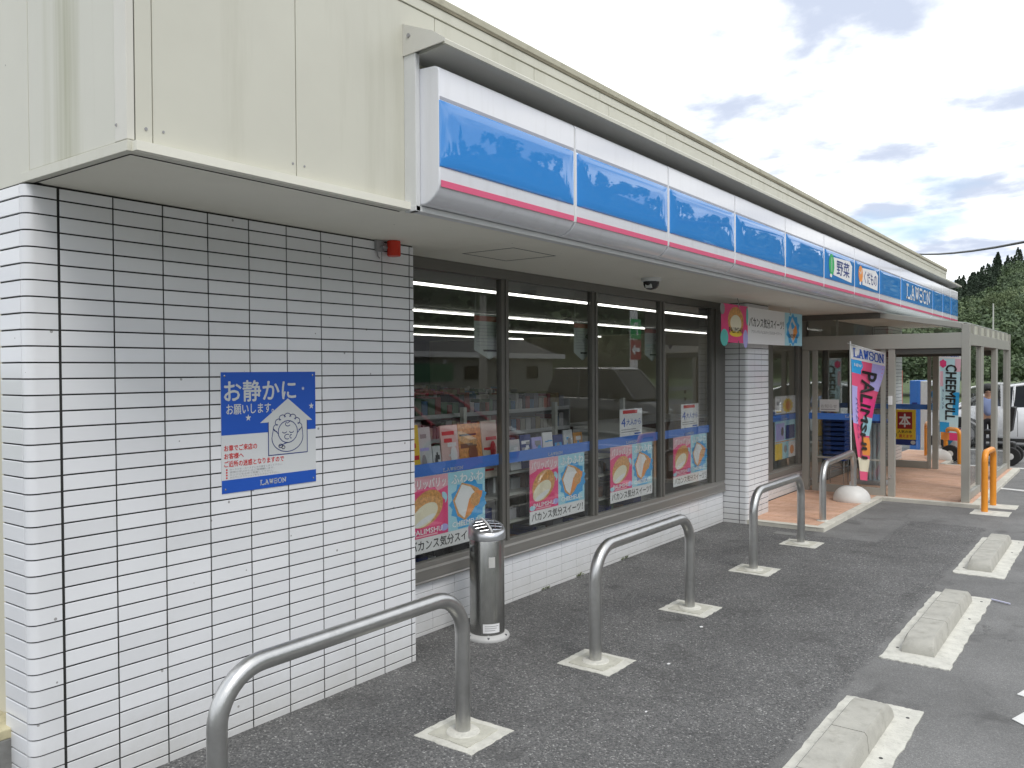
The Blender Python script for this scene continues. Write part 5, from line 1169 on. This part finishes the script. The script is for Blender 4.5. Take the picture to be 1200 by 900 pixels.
# tall pink and blue banners behind the glass near the pillar
pk_ = thing('wall_poster', 'tall red and white poster board beyond the far porch screen', 'poster', (-.2, 19.2, .05))
q = MB(); q.box(-.46, 19.1, .5, -.33, 19.14, 1.75); q.build('board', flat('salmon', (.60, .16, .12)), pk_); q = MB(); q.box(-.45, 19.095, .6, -.34, 19.099, 1.1); q.build('print', W_, pk_)

# ================================================================== PERSON AND MOBILITY SCOOTER
def skin(name, pts, edges, rad, m, parent, org, root=0, sub=2, smooth=True):
    me = bpy.data.meshes.new(name); me.from_pydata([tuple(Vector(p)) for p in pts], edges, []); me.materials.append(m)
    o = bpy.data.objects.new(name, me); COL.objects.link(o)
    if parent: o.parent = parent; ORG[o.name] = Vector((0, 0, 0))
    o.modifiers.new('skin', 'SKIN').use_smooth_shade = True
    for i, r in enumerate(rad):
        rr = r if isinstance(r, tuple) else (r, r); me.skin_vertices[0].data[i].radius = rr; me.skin_vertices[0].data[i].use_root = (i == root)
    s_ = o.modifiers.new('sub', 'SUBSURF'); s_.levels = sub; s_.render_levels = sub
    return o
SKN = mat('skin', (.50, .30, .21), .5); SHIRT = mat('pale blue shirt', (.25, .31, .52), .8); TROU = mat('black trousers', (.02, .02, .025), .8)
per = thing('person', 'person in a dark cap, blue shirt and black trousers standing behind the mobility scooter', 'person', (1.30, 18.75, 0), R(-80))
# faces +X locally before the turn
J = [(0, 0, .82), (0, 0, 1.0), (0.01, 0, 1.16), (0.03, 0, 1.24), (.05, 0, 1.31), (.06, 0, 1.40),
     (.02, .13, 1.18), (.06, .17, .98), (.20, .16, .88), (.27, .155, .87), (.02, -.13, 1.18), (.06, -.17, .98), (.20, -.16, .88), (.27, -.155, .87),
     (0, .08, .76), (.01, .09, .43), (-.01, .09, .08), (.11, .09, .04), (0, -.08, .76), (.03, -.09, .43), (.02, -.09, .08), (.14, -.09, .04)]
Ed = [(0, 1), (1, 2), (2, 3), (3, 4), (4, 5), (2, 6), (6, 7), (7, 8), (8, 9), (2, 10), (10, 11), (11, 12), (12, 13), (0, 14), (14, 15), (15, 16), (16, 17), (0, 18), (18, 19), (19, 20), (20, 21)]
Rd = [(.12, .10), (.11, .09), (.12, .09), .05, .085, .075, .052, .04, .03, .028, .052, .04, .03, .028, .075, .055, .038, .035, .075, .055, .038, .035]
skin('body', J, Ed, Rd, SKN, per, None)
skin('shirt', [J[0], J[1], J[2], (.02, 0, 1.215), J[6], J[7], (.10, .168, .95), J[10], J[11], (.10, -.168, .95)], [(0, 1), (1, 2), (2, 3), (2, 4), (4, 5), (5, 6), (2, 7), (7, 8), (8, 9)], [(.145, .115), (.13, .105), (.135, .10), .06, .066, .052, .05, .066, .052, .05], SHIRT, per, None)
skin('trousers', [(0, 0, .86), (0, 0, .80), J[14], J[15], (-.01, .09, .10), J[18], J[19], (.02, -.09, .10)], [(0, 1), (1, 2), (2, 3), (3, 4), (1, 5), (5, 6), (6, 7)], [(.13, .105), (.135, .11), .09, .07, .058, .09, .07, .058], TROU, per, None)
for s_ in (1, -1):
    b0 = Vector(J[9] if s_ > 0 else J[13])
    pts = [b0, b0 + Vector((.05, 0, -.005))]; ed = [(0, 1)]; rd = [.022, .024]
    for k in range(4):
        a = b0 + Vector((.085, (k - 1.5) * .014, -.005)); l = (.026, .030, .028, .021)[k]; pts += [a, a + Vector((l, 0, -.010)), a + Vector((l * 1.2, 0, -.035))]; i = len(pts) - 3; ed += [(1, i), (i, i + 1), (i + 1, i + 2)]; rd += [.008, .0075, .0065]
    pts += [b0 + Vector((.04, -s_ * .028, -.01)), b0 + Vector((.075, -s_ * .036, -.02))]; i = len(pts) - 2; ed += [(1, i), (i, i + 1)]; rd += [.009, .007]
    skin('hand', pts, ed, rd, SKN, per, None, sub=1)
q = MB(); q.lathe([(.088, 1.375), (.098, 1.40), (.092, 1.45), (.06, 1.485), (.005, 1.495)], (.055, 0, 0), 20); q.prism([(.12, -.07), (.20, -.045), (.21, 0), (.20, .045), (.12, .07)], 1.395, 1.405, 'Z'); q.build('cap', mat('dark grey cap', (.05, .05, .05), .8), per, smooth=True)
q = MB(); q.lathe([(.05, 1.26), (.086, 1.31), (.090, 1.38)], (.035, 0, 0), 18); q.build('hair', mat('black hair', (.02, .018, .016), .6), per, smooth=True)
q = MB()
for s_ in (-1, 1): q.lathe([(.001, -.004), (.010, 0), (.001, .006)], (.137, s_ * .032, 1.36), 8, 0, 'X'); 
q.build('eye', K_, per); q = MB(); q.prism([(.132, 1.30), (.155, 1.322), (.138, 1.355)], -.011, .011, 'Y'); q.box(.128, -.022, 1.278, .138, .022, 1.284, 1); q.build('nose_and_mouth', [SKN, mat('lip', (.35, .12, .1), .5)], per, bevel=.003)
q = MB(); q.box(.0, .06, .0, .17, .13, .07); q.box(.03, -.13, .0, .20, -.06, .07); q.build('shoe', K_, per, bevel=.02)

sc = thing('mobility_scooter', 'black and red mobility scooter standing beyond the porch posts', 'scooter', (1.3, 17.85, 0))
def whl(x, y, r, w):
    q_ = MB(); q_.lathe([(r * .6, -w / 2), (r * .93, -w / 2), (r, -w * .3), (r, w * .3), (r * .93, w / 2), (r * .6, w / 2)], (x, y, r), 28, 0, 'Y'); ty = q_.build('wheel', mat('tyre rubber', (.02, .02, .02), .8), sc, smooth=True)
    q_ = MB(); q_.lathe([(r * .60, -w * .42), (r * .3, -w * .52), (.01, -w * .55)], (x, y, r), 20, 0, 'Y'); q_.build('hub', mat('white hub', (.66, .66, .64), .4), ty, smooth=True)
whl(.80, 17.72, .165, .09); whl(.80, 18.2, .165, .09); whl(1.79, 17.70, .17, .1); whl(1.79, 18.22, .17, .1)
q = MB(); q.box(.72, 17.80, .15, 1.85, 18.12, .21); q.box(1.45, 17.82, .21, 1.85, 18.1, .42); q.build('deck', mat('scooter black', (.02, .02, .02), .4), sc, bevel=.03)
q = MB(); q.prism([(.70, .34), (.66, .26), (.72, .20), (.95, .20), (1.02, .40), (.98, .62), (.90, .66), (.86, .50)], 17.80, 18.12, 'Y'); q.build('front_cowl', mat('scooter white', (.62, .62, .62), .3), sc, bevel=.02)
q = MB(); q.prism([(.80, .50), (.90, .665), (.97, .63), (.88, .44)], 17.794, 17.80, 'Y'); q.build('red_panel', mat('scooter red', (.4, .03, .03), .3), sc); q = MB(); q.prism([(.70, .34), (.80, .50), (.86, .44), (.76, .30)], 17.794, 17.80, 'Y'); q.build('blue_panel', CY_, sc)
q = MB(); q.tube([(.86, 17.96, .25), (1.05, 17.96, .78), (1.10, 17.96, .92)], .035, 10); q.tube([(1.08, 17.74, .96), (1.06, 17.96, .90), (1.08, 18.18, .96)], .016, 8); q.tube([(1.08, 17.76, .96), (1.06, 17.72, 1.08)], .006, 6); q.build('tiller', M_BLACK, sc)
q = MB(); q.lathe([(.001, 0), (.045, .005), (.045, .018), (.001, .02)], (1.05, 17.70, 1.10), 12, 0, 'Y'); q.build('mirror', M_BLACK, sc)
q = MB(); q.box(.85, 17.84, .66, 1.04, 18.08, .86); q.build('basket', M_BLACK, sc, bevel=.01)
q = MB(); q.box(1.35, 17.80, .55, 1.75, 18.12, .63); q.prism([(1.72, .60), (1.80, .62), (1.86, 1.06), (1.78, 1.08)], 17.80, 18.12, 'Y'); q.tube([(1.55, 17.96, .4), (1.55, 17.96, .56)], .04, 10); q.build('seat', M_BLACK, sc, bevel=.025)
q = MB(); q.tube([(1.84, 17.80, .95), (1.83, 17.80, 1.38)], .006, 6); q.build('aerial', M_BLACK, sc)

# ================================================================== FAR SIDE OF THE CAR PARK (mirrored in the glass) AND DISTANT THINGS
bld = thing('roadside_building', 'low grey house with a white eaves board across the road, mirrored in the windows', 'building', (40, 47, 0))
q = MB(); q.box(36, 34, 0, 44, 60, 2.9); q.build('wall', mat('grey render', (.30, .30, .27), .8, var=.08), bld)
q = MB(); q.prism([(35.2, 2.9), (44.8, 2.9), (40, 4.6)], 33.3, 60.7, 'Y'); q.build('roof', mat('dark roof tile', (.07, .07, .075), .6), bld)
q = MB(); q.box(35.15, 33.3, 2.75, 35.2, 60.7, 3.15); q.build('eaves_board', W_, bld)
for k in range(6):
    f = MB(); y_ = 36 + k * 4; f.box(35.95, y_, 1.0, 36.0, y_ + 1.8, 2.2); w_ = f.build('window', M_ALU, bld); f = MB(); f.box(35.93, y_ + .1, 1.1, 35.945, y_ + 1.7, 2.1); f.build('pane', GLASSD, w_)
ps = thing('parking_sign', 'green P board over a dark red arrow board, mirrored in the third pane', 'sign', (12, 30.5, 0))
q = MB(); q.box(12.05, 30.2, 0, 12.25, 30.5, 4.2); q.build('pole', W_, ps)
S = Surf(lambda u, v, d: Vector((12.0 - d, 30.7 - u, 2.1 + v)))
S.rect(0, .95, .9, 1.75, GN_, 0); S.text('P', .3, 1.1, .65, 1.6, W_, .004, off=.04); S.rect(0, .1, .9, .9, flat('dark red', (.36, .03, .03)), 0); S.poly([(.1, .42), (.5, .42), (.5, .25), (.8, .5), (.5, .75), (.5, .58), (.1, .58)], W_, .004); S.build('board', ps)
gs = thing('roadside_sign', 'dark green roadside board with pale lettering, mirrored in the first pane', 'sign', (20, 26, 0))
q = MB(); q.box(20, 25.2, 1.3, 20.1, 28.2, 2.1); q.build('board', mat('dull green board', (.03, .13, .06), .5), gs); q = MB(); q.tube([(20.15, 25.6, 0), (20.15, 25.6, 2.3)], .07, 8); q.tube([(20.15, 27.8, 0), (20.15, 27.8, 2.3)], .07, 8); q.build('post', GY_, gs)
up = thing('lamp_pole', 'short concrete lamp pole mirrored in the first window pane', 'pole', (14, 22.8, 0))
q = MB(); q.tube([(14, 22.8, 0), (14, 22.8, 4.4)], [.17, .11], 14); q.build('pole', M_CONC, up, smooth=True)
# overhead cable
cab = MB(); D1 = Vector((-.176, .977, .121)); D2 = Vector((-.087, .988, .127)); P1 = Vector((3.55, 0, 1.8)) + D1 * 60; P2 = Vector((3.55, 0, 1.8)) + D2 * 38
dd = P2 - P1; path = [P1 + dd * t + Vector((0, 0, -.25 * t * (1 - t) * 4 * .5)) for t in [-1.2 + i * .2 for i in range(22)]]
cab.tube(path, .05, 8); tag(cab.build('overhead_cable', M_BLACK), 'thick black cable crossing the sky beyond the end of the roof', 'cable')
# thin pole on the hill
hp = MB(); hp.tube([(-14.9, 160, 0), (-14.9, 160, 12.5)], [.16, .10], 8); tag(hp.build('hill_pole', mat('pale concrete pole', (.5, .5, .47), .8)), 'slim pale pole standing at the foot of the wooded hill', 'pole')

# ---- hill
def ridge(az):      # degrees from +Y toward +X -> elevation of the skyline
    P_ = [(-60, 5.0), (-20, 4.2), (-12, 4.5), (-9, 5.2), (-7, 5.9), (-5, 6.8), (0, 7.6), (10, 8.6), (17, 9.2), (25, 12.0), (36, 16.6), (60, 14.5), (90, 10.5), (130, 9.0), (180, 6.0)]
    for (a, b), (c, d_) in zip(P_[:-1], P_[1:]):
        if az <= c: return b + (d_ - b) * max(0, (az - a)) / (c - a)
    return P_[-1][1]
R0, R1, R2 = 165.0, 400.0, 560.0
from mathutils import noise as mn
def hillz(az, r):
    top = math.tan(R(ridge(az))) * R1 - 9.0; t = (r - R0) / (R1 - R0)
    if t <= 0: return -.3
    zt = top * (min(t, 1) ** 1.05) if t < 1 else top * (1 - .2 * (r - R1) / (R2 - R1))
    return zt + 1.5 * mn.noise(Vector((az * .25, r * .015, 0))) * 2 * min(1, t * 3)
def pol(az, r, z_=0): return Vector((3.55 + math.sin(R(az)) * r, math.cos(R(az)) * r, z_))
m_ = MB(); NA, NR = 120, 14
for i in range(NA + 1):
    az = -60 + 240 * i / NA
    for j in range(NR + 1): r = R0 - 3 + (R2 - R0) * j / NR; m_.v.append(tuple(pol(az, r, hillz(az, r))))
for i in range(NA):
    for j in range(NR): a = i * (NR + 1) + j; m_.f.append((a, a + 1, a + NR + 2, a + NR + 1)); m_.m.append(0)
tag(m_.build('hillside', mat('forest floor', (.030, .045, .015), .95, var=.4, vscale=.1), smooth=True), kind='structure')
LEAF = [mat('cedar needles', (.040, .062, .036), .8, var=.5, vscale=.35), mat('broad leaves dark', (.070, .105, .050), .75, var=.5, vscale=.35), mat('broad leaves mid', (.096, .138, .062), .75, var=.45, vscale=.35), mat('broad leaves light', (.12, .158, .072), .75, var=.4, vscale=.35)]
BARK = mat('tree bark', (.07, .05, .035), .9)
def leaves(V, F, Mi, base, h, rad, n, size, conifer, mi, rng):
    base = np.array(base)
    if conifer:
        t = rng.random(n) ** .75; rr = rad * (1 - t) ** .85 * (.75 + .35 * rng.random(n)) ; lay = .88 + .12 * np.sin(t * 38); rr = rr * lay; an = rng.random(n) * 2 * PI
        c = np.stack([rr * np.cos(an), rr * np.sin(an), h * (.12 + .88 * t)], 1)
    else:
        d = rng.normal(size=(n, 3)); d /= np.linalg.norm(d, axis=1)[:, None]; d[:, 2] = np.abs(d[:, 2]) * 1.0 - .35 * (rng.random(n) < .35)
        lob = 1 + .16 * np.sin(d[:, 0] * 5 + base[0]) * np.cos(d[:, 1] * 6 + base[1]) + .12 * np.sin(d[:, 2] * 9 + base[0] * 2)
        rr = (.72 + .28 * rng.random(n) ** .5) * lob; c = d * rr[:, None] * np.array([rad, rad, h * .42]); c[:, 2] += h * .55
    c = c + base; a = rng.normal(size=(n, 3)); a /= np.linalg.norm(a, axis=1)[:, None]; b = np.cross(a, rng.normal(size=(n, 3))); b /= np.linalg.norm(b, axis=1)[:, None]
    s_ = size * (.6 + .8 * rng.random(n))[:, None]; i0 = len(V)
    q_ = np.stack([c - a * s_, c - b * s_ * .6, c + a * s_, c + b * s_ * .6], 1).reshape(-1, 3)
    V.extend(map(tuple, q_)); F.extend((i0 + 4 * k, i0 + 4 * k + 1, i0 + 4 * k + 2, i0 + 4 * k + 3) for k in range(n)); Mi.extend([mi] * n)
rng = np.random.default_rng(5)
V, F_, Mi = [], [], []
cnt = 0
def try_tree(az, r, dens, size, cf=1):
    global cnt
    z_ = hillz(az, r); t = (r - R0) / (R1 - R0); nn = mn.noise(Vector((az * .3 + 9, r * .02, 3)))
    con = (t > .55 and nn > .0) or (t > .3 and nn > .3)
    con = con and (cf or rnd.random() < .15)
    hgt = rnd.uniform(9, 14) if con else rnd.uniform(6, 10); rad = hgt * (.22 if con else .42)
    p = pol(az, r, z_ - .5); leaves(V, F_, Mi, tuple(p), hgt, rad, dens, size, con, 0 if con else rnd.choice((1, 1, 2, 2, 3)) if t < .5 else rnd.choice((1, 1, 2)), rng); cnt += 1
az = -13.0
while az < 0:                       # the slope seen directly, planted densely
    for k in range(44): try_tree(az + rnd.uniform(-.4, .4), R0 + 2 + (R1 - R0 + 8) * (k + rnd.random()) / 44, 330, .40)
    az += .62
az = -58.0
while az < 172:
    if not -13.5 < az < .5:
        for k in range(17): try_tree(az + rnd.uniform(-1, 1), R0 + 2 + (R1 - R0 + 8) * (k + rnd.random()) / 17, 70, 1.3, 0)
    az += 1.7
me = bpy.data.meshes.new('forest'); me.from_pydata(V, [], F_); [me.materials.append(q_) for q_ in LEAF]; me.polygons.foreach_set('material_index', Mi); me.update()
fo = bpy.data.objects.new('forest', me); COL.objects.link(fo); tag(fo, kind='stuff'); tag(fo, 'dense wood of cedars and broadleaf trees covering the hill')
def tree(az, r, h, rad, con, mi, label, n=1500, size=.30, name='tree'):
    z_ = hillz(az, r) if r > R0 else 0; p = pol(az, r, z_); t = thing(name, label, 'tree', tuple(p), group=None)
    V_, F2, M2 = [], [], []; leaves(V_, F2, M2, (0, 0, 0), h, rad, n, size, con, 0, rng)
    me = bpy.data.meshes.new('crown'); me.from_pydata(V_, [], F2); me.materials.append(LEAF[mi]); me.update(); o = bpy.data.objects.new('crown', me); COL.objects.link(o); o.parent = t
    q_ = MB(); q_.tube([(0, 0, -.5), (.1, 0, h * .4), (0, .1, h * (.9 if con else .6))], [.06 * rad + .08, .04 * rad + .05, .02], 8)
    if not con:
        for k in range(5): a = k * 1.26; q_.tube([(.08, 0, h * .32), (math.cos(a) * rad * .5, math.sin(a) * rad * .5, h * .62)], [.07, .02], 6)
    q_.build('trunk', BARK, t, smooth=True, org=(0, 0, 0)).location = (0, 0, 0)
tree(-6.2, 215, 10.5, 5.0, False, 3, 'round pale green tree low on the hill, just right of the sign end', 6500, .19, 'broadleaf_tree')
tree(-7.9, 200, 9, 3.8, False, 2, 'rounded mid green tree just beside the far end of the sign', 5000, .18, 'broadleaf_tree')
tree(-4.9, 205, 9.5, 4.8, False, 2, 'bushy green tree at the right edge of the picture, low on the hill', 5000, .18, 'broadleaf_tree')
tree(-6.35, 396, 14, 3.2, True, 0, 'tall pointed cedar rising above the skyline of the hill', 2000, .5, 'cedar_tree')
tree(-7.7, 396, 10, 3.0, True, 0, 'short pointed cedar on the skyline near the roof end', 1500, .5, 'cedar_tree')
# shrub belt and grass bank below the hill
hb = MB(); V_, F2, M2 = [], [], []
for k in range(150):
    az = -34 + k * .28; r = rnd.uniform(58, 66); p = pol(az, r, 0); leaves(V_, F2, M2, tuple(p), rnd.uniform(2.0, 3.4), rnd.uniform(1.6, 2.6), 420, .13, False, rnd.choice((0, 0, 1)), rng)
me = bpy.data.meshes.new('shrub_belt'); me.from_pydata(V_, [], F2); me.materials.append(LEAF[1]); me.materials.append(LEAF[2]); me.polygons.foreach_set('material_index', M2); me.update(); o = bpy.data.objects.new('shrub_belt', me); COL.objects.link(o); tag(o, 'belt of bright green shrubs below the wooded hill', kind='stuff')
